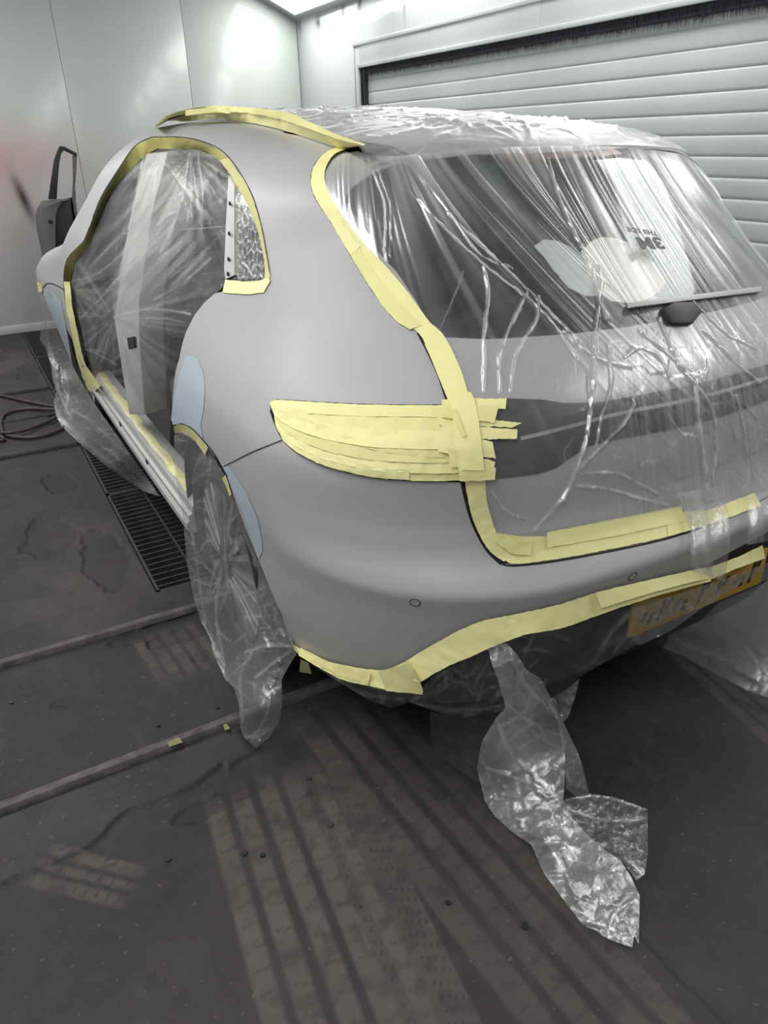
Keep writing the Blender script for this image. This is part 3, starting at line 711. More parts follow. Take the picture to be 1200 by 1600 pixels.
# filler patches and panel lines
def patch(name, poly, m, lev, **k):
    uv, T = cdt(np.array(poly, float), [], 9.); V, ok, t = march(uv, lev); N = grad(V); T = orient(V, T, N); return mesh(name, V, T, M[m], car, True, N, **k)
p = patch('primer_patch', [(300,556),(309,562),(317,580),(320,608),(318,640),(313,664),(318,690),(338,716),(362,735),(385,770),(402,810),(409,842),(410,862),(404,874),(392,836),(376,792),(357,748),(338,712),(312,680),(297,667),(284,661),(270,664),(268,656),(270,632),(278,590),(290,556)], 'filler', .0012, )
p['label'] = 'blue-grey primer spot along the wheel arch'
p = patch('primer_patch', [(68,452),(80,455),(95,470),(101,500),(108,540),(113,570),(105,552),(92,520),(80,490),(71,470)], 'filler', .0014); p['label'] = 'blue-grey primer spot on the front wing'
def line(pts, w, name='panel_gap', lev=.0016, m='dark'):
    c = resample(pts, max(8, int(len(pts)*6)), True); d = np.gradient(c, axis=0); n = np.stack([-d[:, 1], d[:, 0]], 1)/np.linalg.norm(d, axis=1)[:, None]
    px = np.stack([c-n*w/2, c+n*w/2], 1).reshape(-1, 2); V = march(px, lev)[0]; return mesh(name, V, facecam(V, gridf(len(c), 2)), M[m], car)
line([(442,687),(395,706),(349,729)], 1.5)
line([(68,449),(72,444),(80,443),(90,447),(100,453)], 1.5)
line(LAMP_TOP, 2.2); line(LAMP_LOW, 2.0)
line([(653,519),(669,550),(685,585),(700,630)], 5.)
line([(722,752),(727,775),(736,808),(749,838),(764,862),(784,881)], 6.)
line([(784,881),(805,884),(867,877),(950,862),(1033,844),(1096,825)], 2.5)
line(ARCH[:5], 2.0); line([(525,230),(497,250),(486,275),(491,306),(519,350),(575,444),(612,494)], 1.6)
line([(250,214),(235,215),(210,229),(185,264),(160,304),(145,339)], 1.4); line([(250,214),(280,214),(310,219),(340,231),(360,249),(380,279),(395,309),(407,349),(415,389),(421,425)], 1.4)
# parking sensors
for c, r in (((648.5,941.5),7.2),((988.5,900.5),5.8)):
    ctr = march([c])[0][0]; nn = grad([ctr])[0]; nv = Vector(nn); t1 = nv.orthogonal().normalized(); t2 = nv.cross(t1); R0 = .0125
    ring = []; 
    for k in range(24):
        a = 2*PI*k/24; ring.append([tuple(Vector(ctr)+nv*h+(t1*math.cos(a)+t2*math.sin(a))*rr) for rr, h in ((R0, .0008), (R0-.0022, .0008))])
    V = [q for pr in ring for q in pr]; o = mesh('parking_sensor', V, [(2*i, 2*((i+1) % 24), 2*((i+1) % 24)+1, 2*i+1) for i in range(24)], M['dark'], car)
    disc = [tuple(Vector(ctr)+nv*.0006+(t1*math.cos(2*PI*k/24)+t2*math.sin(2*PI*k/24))*(R0-.0022)) for k in range(24)]+[tuple(Vector(ctr)+nv*.0012)]
    mesh('sensor_face', disc, [(k, (k+1) % 24, 24) for k in range(24)], M['primer'], o)
# roof, windscreen, bonnet as height fields
_lp = march(LIP[:5])[0]; _o = np.argsort(np.abs(_lp[:, 0])); LIPX, LIPY = np.abs(_lp[_o, 0]), _lp[_o, 1]
def top(name, x0, x1, y0, y1, m, lev=0., nx=40, ny=50, edge=None, parent=car, lip=False):
    X, Y = np.meshgrid(np.linspace(0, 1, nx), np.linspace(y0, y1, ny), indexing='ij'); Y = Y.ravel(); w = np.interp(Y, *edge) if edge else .5+0*Y
    X = (X.ravel()*2-1)*w
    if lip: Y = y1+(Y-y1)/(y0-y1)*(np.interp(np.abs(X), LIPX, LIPY)-y1)
    lo = np.full(len(X), .5); hi = np.full(len(X), 1.95)
    for k in range(40):
        mid = (lo+hi)/2; up = g(np.stack([X, Y, mid], 1))-lev > 0; hi = np.where(up, mid, hi); lo = np.where(up, lo, mid)
    V = np.stack([X, Y, lo], 1); N = grad(V); return mesh(name, V, gridf(nx, ny), m, parent, True, N)
RE = ([-.5, -.3, 0, .5, 1., 1.4, 1.62], [.40, .44, .475, .51, .54, .56, .57])
top('roof_panel', 0, 0, -.45, 1.62, M['primer'], edge=RE, lip=True)
top('headliner', 0, 0, -.40, 1.62, M['cabin'], lev=-.05, edge=([-1, 2], [.5, .55]), nx=12, ny=16)
top('windscreen', 0, 0, 1.63, 2.40, M['sideglass'], edge=([1.6, 2.4], [.60, .70]), nx=14, ny=14)
top('bonnet', 0, 0, 2.41, 3.58, M['primer'], edge=([2.4, 3.1, 3.6], [.76, .78, .72]))
# sill
for s in (-1, 1):
    pr = [(-.80,.30),(-.895,.30),(-.918,.315),(-.918,.34),(-.905,.352),(-.905,.372),(-.892,.378),(-.886,.405),(-.862,.425),(-.80,.43),(-.79,.36)]
    pr = [(s*-x, z) for x, z in pr] if s > 0 else pr
    pr = [(-x, z) for x, z in pr] if s > 0 and pr[0][0] < 0 else pr
    b = MB(); ys_ = np.linspace(.40, 2.52, 14); n = len(pr); 
    for y in ys_: b.v += [(x*(1-.004*(y-1.4)**2), y, z) for x, z in pr]
    b.f = [(i*n+k, i*n+(k+1) % n, (i+1)*n+(k+1) % n, (i+1)*n+k) for i in range(len(ys_)-1) for k in range(n)]+[tuple(range(n)), tuple(range((len(ys_)-1)*n, len(ys_)*n))]
    sl_ = b.build('sill', M['sill'], car, bevel=.0)
    if s < 0:
        for y in (1.05, 1.62):
            bb = MB(); bb.lathe_x([(0, .0), (-.004, .012), (0, .014)], (-.906, y, .361), 14); bb.build('sill_plug', M['trim'], sl_)
# pillars of the door openings
def pillar(s):
    o_ = march([(228,240),(262,236),(236,330),(216,470),(216,520),(222,600),(226,648),(202,648),(196,610),(186,545),(178,497),(190,420),(206,330)], -.035)[0]
    if s > 0: o_ = o_*np.array([-1, 1, 1])
    b = MB(); b.prism([tuple(v) for v in o_], (-s*.10, .03, 0)); return b.build('door_pillar', M['sill'], car, bevel=.006)
bp_ = pillar(-1); pillar(1)
la_ = march([(198,528),(208,526),(210,544),(201,546)], -.022)[0]; MB().prism([tuple(v) for v in la_], (.012, 0, 0)).build('door_latch', M['ink'], bp_)
# rear door frame edge beside the quarter glass, with bolts
qf = march([(357,275),(366,290),(366,430),(352,436),(350,420),(353,350)], -.02)[0]; qd = MB().prism([tuple(v) for v in qf], (.03, .01, 0)).build('window_divider', M['sill'], car)
for c in ((360,318),(359,365),(358,405),(357,428)):
    v = march([c], -.018)[0][0]; MB().lathe_x([(-.004, 0), (-.004, .005), (0, .006)], v, 10).build('bolt', M['ink'], qd)
qg = np.vstack([px_uv([(366,292),(380,300),(393,330),(405,370),(411,410),(413,432),(405,437),(366,436)])]); panel('quarter_glass', qg, M['sideglass'], car, level=-.03, step=.03, depth=.0)
# cabin: floor, firewall, dashboard, seats
MB().box((-.76, -.45, .26), (.76, 2.6, .30)).build('cabin_floor', M['cabin'], car)
MB().box((-.80, 2.42, .30), (.80, 2.5, 1.05)).build('bulkhead', M['dark'], car)
db = MB(); db.prism([(-.78, 2.4, .62), (-.78, 2.05, .66), (-.78, 1.98, .80), (-.78, 2.05, .98), (-.78, 2.42, 1.05)], (1.56, 0, 0)); db.build('dashboard', M['cabin'], car, bevel=.03)
MB().box((-.12, .75, .30), (.12, 2.2, .58)).build('centre_console', M['cabin'], car, bevel=.03)
for xx in (-.40, .40):
    b = MB().box((-.25, 1.05, .40), (.25, 1.60, .58)); sc_ = b.build('front_seat', M['seat'], car, bevel=.05, bseg=3); sc_.location.x += xx
    Mx = Matrix.Translation((0, 1.05, .5)) @ Matrix.Rotation(math.radians(14), 4, 'X')
    b = MB().box((-.24, -.12, .0), (.24, .06, .66), Mx); q = b.build('seat_back', M['seat'], sc_, bevel=.05, bseg=3); q.location = (0, 0, 0)
    b = MB().box((-.13, -.10, .68), (.13, .01, .86), Mx); q = b.build('headrest', M['seat'], sc_, bevel=.04, bseg=3); q.location = (0, 0, 0)
    for dx in (-.06, .06):
        b = MB().tube([tuple(Mx @ Vector((dx, -.05, .64))), tuple(Mx @ Vector((dx, -.05, .72)))], .007, 8); q = b.build('headrest_post', M['chrome'], sc_); q.location = (0, 0, 0)
MB().box((-.68, .05, .38), (.68, .62, .58)).build('rear_bench', M['seat'], car, bevel=.06, bseg=3)
Mr = Matrix.Translation((0, .06, .52)) @ Matrix.Rotation(math.radians(16), 4, 'X')
for a, b_ in ((-.68, -.24), (-.23, .23), (.24, .68)):
    sb = MB().box((a, -.10, 0), (b_, .06, .62), Mr).build('rear_seat_back', M['seat'], car, bevel=.05, bseg=3)
    MB().box(((a+b_)/2-.12, -.09, .64), ((a+b_)/2+.12, .0, .80), Mr).build('headrest', M['seat'], sb, bevel=.04, bseg=3)
MB().box((-.62, -.80, .92), (.62, -.05, .94)).build('parcel_shelf', M['cabin'], car, bevel=.005)
MB().box((-.70, -.40, .22), (.70, 3.4, .25)).build('underbody', M['dark'], car)
# wheel arch linings
for yc in (0, 2.895):
    for s in (-1, 1):
        b = MB(); n = 18
        for xx in (.88, .50):
            b.v += [(s*xx, yc+.475*math.cos(a), .375+.475*math.sin(a)) for a in np.linspace(-.1, PI+.1, n)]
        b.f = [(i, i+1, n+i+1, n+i) for i in range(n-1)]+[tuple(range(n, 2*n))]
        b.build('arch_liner', M['dark'], car, smooth=True)
# wheels
def wheel(cx, cy, s):
    c = (cx, cy, .375); q = lambda x: x*s
    hub = MB().lathe_x([(q(.03), .0), (q(.03), .05), (q(.018), .065), (q(.0), .08), (q(-.10), .09), (q(-.11), .235), (q(.0), .262), (q(.018), .272), (q(.012), .285), (q(-.25), .285)], c, 48).build('wheel', M['rimdark'], car, smooth=True)
    prof = [(q(-.26), .285), (q(-.275), .33), (q(-.262), .362), (q(-.235), .373)]
    for a in (-.20, -.145, -.09, -.035): prof += [(q(a-.018), .375), (q(a-.006), .375), (q(a-.005), .367), (q(a+.005), .367), (q(a+.006), .375)]
    prof += [(q(.0), .372), (q(.018), .362), (q(.03), .33), (q(.022), .29), (q(.012), .283)]
    b = MB(); seg = 120; n = len(prof)
    for k in range(seg):
        a = 2*PI*k/seg
        for i, (x, r) in enumerate(prof):
            if k % 3 == 0 and r > .36 and r < .374 or (k % 3 == 1 and r >= .3745 and i % 2): r -= .008
            b.v.append((c[0]+x, c[1]+r*math.cos(a), c[2]+r*math.sin(a)))
    b.f = [(k*n+i, ((k+1) % seg)*n+i, ((k+1) % seg)*n+i+1, k*n+i+1) for k in range(seg) for i in range(n-1)]
    b.build('tyre', M['rubber'], hub, smooth=False)
    for k in range(10):
        a = 2*PI*k/10
        for da in (-.09, .09):
            A1, A2 = a+da*.6, a+da*1.45
            def pt(r, an, dx): return (c[0]+q(dx), c[1]+r*math.cos(an), c[2]+r*math.sin(an))
            w1, w2 = .016/.07, .011/.26
            b = MB().add([pt(.06, A1-w1*.5, .028), pt(.06, A1+w1*.5, .028), pt(.268, A2+w2, .014), pt(.268, A2-w2, .014), pt(.06, A1-w1*.5, .0), pt(.06, A1+w1*.5, .0), pt(.268, A2+w2, -.02), pt(.268, A2-w2, -.02)],
                [(0,1,2,3),(7,6,5,4),(0,4,5,1),(1,5,6,2),(2,6,7,3),(3,7,4,0)])
            b.build('spoke', M['rim'], hub, bevel=.003)
wheel(-.865, 0, -1); wheel(.865, 0, 1); wheel(-.86, 2.895, -1); wheel(.86, 2.895, 1)
# number plate with its dark characters, mostly lost behind film
py_ = -1.071
pl = MB().box((-.198, py_-.004, .483), (.297, py_+.004, .594)).build('number_plate', M['plate'], car, bevel=.002)
for k, (x, sh) in enumerate(((-.15, 1), (-.09, 0), (-.03, 1), (.055, 2), (.12, 0), (.19, 1), (.25, 2))):
    b = MB(); y0, y1 = py_-.0055, py_-.003
    for dx, z0, z1, sl in ((-.012, (.50, .52, .505)[sh], (.56, .545, .57)[sh], .016), (.014, (.53, .505, .545)[sh], (.555, .535, .575)[sh], .012)):
        b.add([(x+dx-.006, y0, z0), (x+dx+.006, y0, z0), (x+dx+.006+sl, y0, z1), (x+dx-.006+sl, y0, z1), (x+dx-.006, y1, z0), (x+dx+.006, y1, z0), (x+dx+.006+sl, y1, z1), (x+dx-.006+sl, y1, z1)], [(0,1,2,3),(7,6,5,4),(0,4,5,1),(1,5,6,2),(2,6,7,3),(3,7,4,0)])
    b.build('plate_character', M['ink'], pl)
MB().box((-.30, py_+.004, .47), (.30, -1.02, .60)).build('plate_recess', M['trim'], car, bevel=.004)
# wiper base, and a pale bar standing in for the film's folded edge
wb = march([(1035,482),(1055,470),(1085,470),(1100,486),(1085,505),(1050,505)], .03)[0]
MB().prism([tuple(v) for v in wb], (0, .03, -.02)).build('wiper_base', M['trim'], tailgate, bevel=.008)
wa = march([(985,472),(1190,447),(1192,455),(987,480)], .032)[0]; MB().prism([tuple(v) for v in wa], (0, .012, -.006)).build('film_edge_bar', M['sill'], tailgate, bevel=.002)
# ------------------------------------------------------------------ masking tape
def tapething(label, at): return empty('masking_tape', at, label, 'masking tape')
# roof edge
t = tapething('long yellow tape run along the roof rail above the doors', (-.55, .8, 1.66))
lo_ = [(243,199),(265,189),(290,190),(330,186),(380,190),(430,200),(480,215),(530,231),(560,229)]
mi_ = [(243,198),(265,184),(300,176),(335,174),(390,177),(440,187),(485,202),(530,218),(568,227)]
hi_ = [(242,196),(265,179),(300,169.5),(340,165.5),(400,169),(455,177),(480,189),(530,211),(571,225)]
tape(lo_, mi_, t, .003, .03, nb=5, crinkle=.001, pull=(0, .06)); tape(mi_, hi_, t, .032, .05, nb=5, crinkle=.002, pull=(.06, .0))
tape([(290,181),(330,176),(360,177)], [(290,172),(330,168),(360,169)], t, .035, .048, nb=4, lay=.9, pull=(.07, .05))
# the rails themselves, wholly under tape on the left
_mp = resample(mi_, 30, True); _, _, _mt = march(_mp, .03); _mt = np.convolve(np.pad(_mt, 4, mode='edge'), np.ones(9)/9, 'valid')+.01
_rp = CP+rays(_mp)*_mt[:, None]
for s in (1, -1):
    MB().tube([tuple(p_*np.array([s, 1, 1])-np.array([0, 0, -.002 if s > 0 else .03])) for p_ in _rp[2:-5]], .008, 10).build('roof_rail', M['trim'], car, smooth=True)
# door opening
t = tapething('yellow tape framing the film-covered door opening', (-.9, 1.2, .5))
inn = [(250,232),(245,233),(225,245),(200,270),(175,300),(155,340),(141,380),(131,392),(117,415),(111,440),(113,480),(121,520),(130,560),(137,580),(147,602),(150,612)]
tape(DOOR, inn, t, .002, -.045, nb=6, m='tapedark', crinkle=.001)
tape([(250,215),(280,215),(310,220),(340,232),(360,250),(372,268)], [(250,233),(280,232),(310,234),(330,241),(348,256),(358,270)], t, .002, -.045, nb=6, m='tapedark', crinkle=.001)
tape([(357,247),(380,280),(395,310),(407,350),(415,390),(421,425),(421,440)], [(343,250),(361,275),(377,302),(392,332),(406,372),(413,415),(413,436)], t, .002, -.03, nb=5, crinkle=.001)
tape([(348,457),(385,460),(412,457),(422,438)], [(352,437),(380,440),(405,439),(414,434)], t, .003, -.02, nb=5, crinkle=.001, lay=.1, smoothA=False)
tape([(100,440),(103,480),(109,508),(118,552),(125,576),(136,603)], [(109,440),(113,480),(119,508),(128,552),(136,576),(147,598)], t, .003, -.01, nb=4, crinkle=.002, lay=.3)
# tape along the sill lies on the sill top, in true coordinates
def sill_tape(par):
    na, nb = 40, 4; ys_ = np.linspace(.50, 2.36, na); V = []
    for y in ys_:
        for k in range(nb):
            x = -.878+.035*k/(nb-1)+.004*math.sin(y*23); V.append((x*(1-.004*(y-1.4)**2), y, .421+.010*min(1, k)+rng.normal(0, .0008)+.004))
    V = np.array(V); return mesh('tape_strip', V, facecam(V, gridf(na, nb)), M['tape'], par, attrs={'lay': rng.random(len(V))})
sill_tape(t)
tape([(133,570),(150,592),(158,603)], [(127,585),(139,610),(147,612)], t, -.01, .0, nb=4, crinkle=.003, lay=.8)
# wheel arch
t = tapething('short yellow tape tucked under the rear wheel arch lip', (-.93, -.1, .84))
tape([(271,666),(283,663),(297,669),(310,681),(325,699)], [(273,678),(284,676),(295,682),(307,692),(320,712)], t, .002, -.012, nb=4)
tape([(352,742),(357,756),(361,772)], [(347,748),(354,762),(358,776)], t, .002, -.015, nb=3)
# tailgate left edge
t = tapething('yellow tape down the left edge of the tailgate window', (-.64, -.6, 1.3))
tape(GATE_L[:7], GATE_IN[:5], t, .003, .006, nb=6, crinkle=.0018)
tape(GATE_L[5:], GATE_IN[4:], t, .004, .007, nb=6, crinkle=.0015, lay=.25)
tape([(537,381),(575,444),(612,494),(640,515)], [(552,372),(590,432),(630,478),(660,508)], t, .0065, .0065, nb=4, lay=.8, crinkle=.0015)
tape([(519,350),(530,370),(548,398)], [(530,340),(546,362),(562,386)], t, .008, .008, nb=4, lay=.05, crinkle=.001)
# tail lamp
t = tapething('layered yellow tape wrapped over the left tail lamp', (-.8, -.8, 1.05))
def mixl(a, b, f): 
    n = 24; A_, B_ = resample(a, n, True), resample(b, n, True); return [tuple(A_[i]*(1-f)+B_[i]*f) for i in range(n)]
lt = LAMP_TOP[1:]; ll = LAMP_LOW[1:]
for k, (f0, f1) in enumerate(((.0, .27), (.16, .42), (.33, .58), (.50, .76), (.64, .90), (.76, 1.0))):
    bulge = .010*math.sin(PI*(f0+f1)/2)
    tape(mixl(lt, ll, f0), mixl(lt, ll, f1), t, .003+bulge*.8+.001*(k % 2), .003+bulge+.0015*((k+1) % 2), nb=5, crinkle=.0028, lay=(.1, .75, .3, .9, .2, .6)[k])
tape([(421,630),(428,625),(436,625)], [(444,690),(456,692),(452,680)], t, .006, .006, nb=8, crinkle=.003, lay=.35)
tape([(444,688),(463,706),(505,727),(547,738),(588,746),(640,750)], [(446,668),(470,688),(510,708),(550,720),(590,730),(640,735)], t, .010, .012, nb=4, crinkle=.002, lay=.15)
tape([(436,640),(500,662),(570,690),(640,700),(700,703)], [(440,655),(500,676),(570,700),(640,712),(700,716)], t, .013, .013, nb=4, crinkle=.002, lay=.85)
tape([(480,630),(560,634),(640,636),(700,637)], [(480,646),(560,650),(640,651),(700,652)], t, .012, .013, nb=4, crinkle=.0015, lay=.55)
# crossing strips with torn ends where lamp, tailgate and light bar meet
t = tapething('crossed yellow tape ends with torn edges over the light bar end', (-.6, -.95, 1.05))
for k, (a, b, c, d) in enumerate((((690,624),(792,622),(690,641),(790,639)), ((684,646),(816,661),(684,664),(800,668)), ((690,663),(809,671),(690,688),(807,685)),
        ((680,672),(770,690),(684,706),(776,717)), ((700,700),(774,722),(704,730),(771,732)), ((716,728),(774,731),(718,752),(773,750)), ((688,636),(780,634),(690,652),(772,660)))):
    tape([a, b], [c, d], t, .019+.0012*k, .019+.0012*k, nb=5, crinkle=.0015, lay=(.2, .6, .35, .1, .7, .45, .9)[k], smoothA=False, jit=.5)
tape([(699,615),(706,640),(712,690),(720,735)], [(736,612),(745,640),(752,690),(757,735)], t, .028, .028, nb=6, crinkle=.002, lay=.3)
tape([(700,640),(716,672),(722,684)], [(712,640),(724,668),(728,680)], t, .031, .031, nb=3, crinkle=.004, lay=.9)
# tailgate lower edge
t = tapething('yellow tape around the lower corner and bottom edge of the tailgate', (-.3, -1.05, .76))
gl_in = [(757,735),(759,765),(762,788),(772,822),(781,838),(800,842)]
tape([(724,735),(728,762),(736,802),(749,835),(765,861),(788,878)], gl_in, t, .005, .007, nb=6, crinkle=.0018, lay=.25)
tape([(765,850),(786,872),(805,881),(867,874),(950,859),(1033,841),(1100,822)], [(779,833),(800,836),(820,838),(880,836),(950,822),(1033,806),(1100,796)], t, .006, .008, nb=6, crinkle=.0015, lay=.35)
tape([(854,832),(960,811),(1065,790)], [(856,856),(960,838),(1069,815)], t, .0105, .0105, nb=5, crinkle=.0012, lay=.1, smoothA=False)
tape([(1040,812),(1100,799),(1179,770)], [(1044,838),(1100,822),(1190,790)], t, .009, .009, nb=5, crinkle=.0012, lay=.2)
tape([(775,848),(800,866),(830,868)], [(790,834),(810,846),(832,846)], t, .012, .012, nb=4, crinkle=.002, lay=.75, smoothA=False)
# bumper lower edge
t = tapething('yellow tape along the lower edge of the rear bumper', (-.5, -1.05, .55))
tape([(453,998),(463,1010),(505,1031),(547,1041),(588,1047),(620,1046)], [(460,1016),(480,1032),(530,1056),(567,1069),(610,1079),(663,1086)], t, .004, .026, nb=5, crinkle=.002, lay=.3)
tape([(470,1012),(520,1036),(580,1050)], [(466,1024),(530,1060),(575,1072)], t, .013, .028, nb=4, crinkle=.003, lay=.8)
tape([(600,1048),(630,1035),(672,1010),(713,987),(755,970),(804,960)], [(655,1067),(680,1052),(707,1038),(734,1027),(776,1008),(817,993)], t, .006, .032, nb=6, crinkle=.002, lay=.2)
tape([(590,1049),(625,1041),(640,1034)], [(604,1080),(663,1085),(655,1062)], t, .018, .034, nb=5, crinkle=.002, lay=.5, smoothA=False)
tape([(790,962),(804,960),(867,946),(950,921),(1033,902),(1105,886)], [(790,1003),(820,992),(880,981),(950,956),(1033,929),(1112,908)], t, .007, .032, nb=6, crinkle=.0015, lay=.3)
tape([(930,926),(1033,902),(1104,886)], [(940,950),(1033,922),(1108,903)], t, .014, .034, nb=4, crinkle=.001, lay=.1)
tape([(1100,890),(1150,871),(1192,852)], [(1104,908),(1150,889),(1196,872)], t, .008, .028, nb=4, crinkle=.0015, lay=.45)
tape([(470,1030),(482,1036)], [(468,1050),(487,1053)], t, .004, -.02, nb=4, lay=.2, smoothA=False)
t = tapething('tiny yellow tape tab at the tip of the front wheel arch', (-.97, 3.2, .85))
tape([(57.5,441),(62,442),(66,446)], [(60,456),(63,456),(66,455)], t, .003, .003, nb=4, per=2.)
# ------------------------------------------------------------------ clear masking film
def filmtag(o, label, group=None): return tag(o, label, 'masking film', group)
def blur(T, k, n=1):
    for _ in range(n):
        for ax in (0, 1):
            P_ = np.pad(T, [(k, k) if a == ax else (0, 0) for a in (0, 1)], mode='edge'); c = np.cumsum(P_, axis=ax); z = np.zeros_like(np.take(c, [0], ax)); c = np.concatenate([z, c], ax)
            m = T.shape[ax]; T = (np.take(c, np.arange(2*k+1, 2*k+1+m), ax)-np.take(c, np.arange(0, m), ax))/(2*k+1)
    return T
def gridnormals(G):
    a = np.gradient(G, axis=0); b = np.gradient(G, axis=1); n = np.cross(a, b); n /= np.maximum(np.linalg.norm(n, axis=-1), 1e-12)[..., None]
    s = np.sign((n*(CP-G)).sum(-1).mean()); return n*s
def coons(top_, bot, left, right, na, nb):
    T, B, L, R_ = resample(top_, na, True), resample(bot, na, True), resample(left, nb, True), resample(right, nb, True)
    s = np.linspace(0, 1, na)[:, None, None]; t = np.linspace(0, 1, nb)[None, :, None]
    return T[:, None]*(1-t)+B[:, None]*t+L[None]*(1-s)+R_[None]*s-(T[0]*(1-s)*(1-t)+T[-1]*s*(1-t)+B[0]*(1-s)*t+B[-1]*s*t)
def n1(x, seed): 
    r = np.random.default_rng(seed).random(512); i = np.floor(x).astype(int); f = x-i; f = f*f*(3-2*f); return r[i & 511]*(1-f)+r[(i+1) & 511]*f
def streaks(s, t, seed, freqs=(18, 41, 90), slow=3.):
    h = 0
    for k, f in enumerate(freqs):
        w = n1(s*f+.9*vnoise(s*f*.25, t*slow, seed+k)*2, seed+10*k); on = np.clip(vnoise(s*f*.35+7, t*slow*1.2, seed+50+k)*2.2-.6, 0, 1)
        h = h+np.abs(2*w-1)*on/(k+1.)**.8
    return h                                   # creased: sharp valleys/ridges of |noise|
def foldlines(px, lines, fw=.8):
    """ridges along traced folds: height 0..1 by distance in pixels"""
    h = np.zeros(len(px))
    for pts, w, a in lines:
        lo, hi = np.min(pts, 0)-3*w, np.max(pts, 0)+3*w; m = (px[:, 0] > lo[0]) & (px[:, 0] < hi[0]) & (px[:, 1] > lo[1]) & (px[:, 1] < hi[1])
        if m.any():
            q = px[m]; d = segdist(q+1.6*np.stack([vnoise(q[:, 0]/7, q[:, 1]/7, 61), vnoise(q[:, 0]/7, q[:, 1]/7, 62)], 1), resample(pts, 24, True)); ww = w*fw*(.55+.8*vnoise(q[:, 0]/16, q[:, 1]/16, 63))
            h[m] = np.maximum(h[m], a*np.exp(-(d/ww)**2)*(.35+.9*vnoise(q[:, 0]/13, q[:, 1]/13, 64)))
    return h
def crumple(uv, n, lmin, lmax, seed, w=1.8, bias=None, spread=PI):
    r = np.random.default_rng(seed); lo, hi = uv.min(0), uv.max(0); L = []
    for k in range(n):
        c = uv[r.integers(len(uv))]; a = (bias if bias is not None else 0)+r.uniform(-spread, spread)/2; l = lmin*(lmax/lmin)**r.random(); b_ = r.normal(0, .18)*l
        d = np.array([math.cos(a), math.sin(a)]); m = np.array([-d[1], d[0]])
        L.append(([tuple(c-d*l/2), tuple(c+m*b_), tuple(c+d*l/2)], w*r.uniform(.6, 1.3), r.uniform(.15, 1.)**1.5))
    return foldlines(uv, L)
def film_obj(name, G, m, crease, dens, parent=None):
    na, nb = G.shape[:2]; V = G.reshape(-1, 3); Q = facecam(V, gridf(na, nb))
    return mesh(name, V, Q, M[m], parent, True, attrs={'crease': np.clip(crease, 0, 1).ravel(), 'dens': np.clip(dens, 0, 1).ravel()})

# --- film over the tailgate and rear window
LEFT = [(558,236),(530,243),(512,262),(508,282),(519,312),(544,350),(575,387),(606,419),(637,456),(669,500),(694,525),(719,575),(734,622),(748,680),(757,743),(761,785),(776,836)]
TOPE = [(558,236),(590,244),(640,242),(700,237),(760,232),(820,229),(880,228),(950,229),(1000,232),(1040,237),(1072,244),(1096,263)]
RIGHT = [(1096,263),(1146,342),(1188,398),(1232,444),(1285,520),(1335,640),(1340,738)]
BOTE = [(776,836),(860,828),(960,812),(1065,792),(1180,768),(1340,738)]
na, nb = 660, 260
PXG = coons(TOPE, BOTE, LEFT, RIGHT, na, nb); px = PXG.reshape(-1, 2)
V, ok, T = march(px, .011); T = T.reshape(na, nb); okg = ok.reshape(na, nb)
for _ in range(40):      # carry the sheet smoothly past the car's own edge, where it hangs free
    Tb = blur(T, 4); T = np.where(okg, T, Tb)
edge_ = np.minimum(np.linspace(0, 1, na)[:, None]*12, 1)*np.minimum(np.linspace(0, 1, nb)[None]*10, 1)
T = T*(1-edge_)+np.minimum(blur(T, 9, 2)+.002, T+.01)*edge_
X, Y = px[:, 0], px[:, 1]
# fold coordinate: folds fan out from the spoiler edge
xt = np.array([500, 560, 600, 650, 750, 850, 950, 1050, 1150, 1300.]); sl_t = np.array([.0, .1, .2, .85, 1.0, .55, .6, .8, .95, 1.1])
def foldcoord(X, Y):
    tt = np.clip((Y-235)/300, 0, 2); sg = np.linspace(200, 1600, 1401); gt = np.linspace(0, 2, 121); gx = np.linspace(400, 1500, 551); tab = []
    ss = np.convolve(np.interp(sg, xt, sl_t), np.ones(61)/61, 'same')
    for t_ in gt: tab.append(np.interp(gx, np.maximum.accumulate(sg+ss*300*t_**1.12+1e-3*np.arange(1401)), sg))
    tab = np.array(tab); i = np.clip((tt/2*120), 0, 119.999); j = np.clip((X-400)/2, 0, 549.999); i0, j0 = i.astype(int), j.astype(int); a, b = i-i0, j-j0
    return tab[i0, j0]*(1-a)*(1-b)+tab[i0+1, j0]*a*(1-b)+tab[i0, j0+1]*(1-a)*b+tab[i0+1, j0+1]*a*b
sc = foldcoord(X, np.maximum(Y, 235)); sn = (sc-450)/800; tn = (Y-235)/560
wz = np.clip(1.35-1.0*(tn/.55), .18, 1)                               # folds are tightest over the window
def creases(s, t, seed, freqs, widths, amps, slow=2.):
    out = 0
    for k, (f_, w_, a_) in enumerate(zip(freqs, widths, amps)):
        n_ = n1(s*f_+1.2*vnoise(s*f_*.3, t*slow, seed+k), seed+7*k); on = np.clip(vnoise(s*f_*.4+3, t*slow*1.5, seed+40+k)*2.6-.75, 0, 1)
        out = np.maximum(out, a_*on*np.exp(-((2*n_-1)/w_)**2)*(.35+.9*vnoise(s*f_*1.7+11, t*slow*.7, seed+90+k)))
    return out
h1 = creases(sn, tn, 200, (24, 50, 95, 150), (.28, .38, .46, .52), (.9, .95, .95, .85))
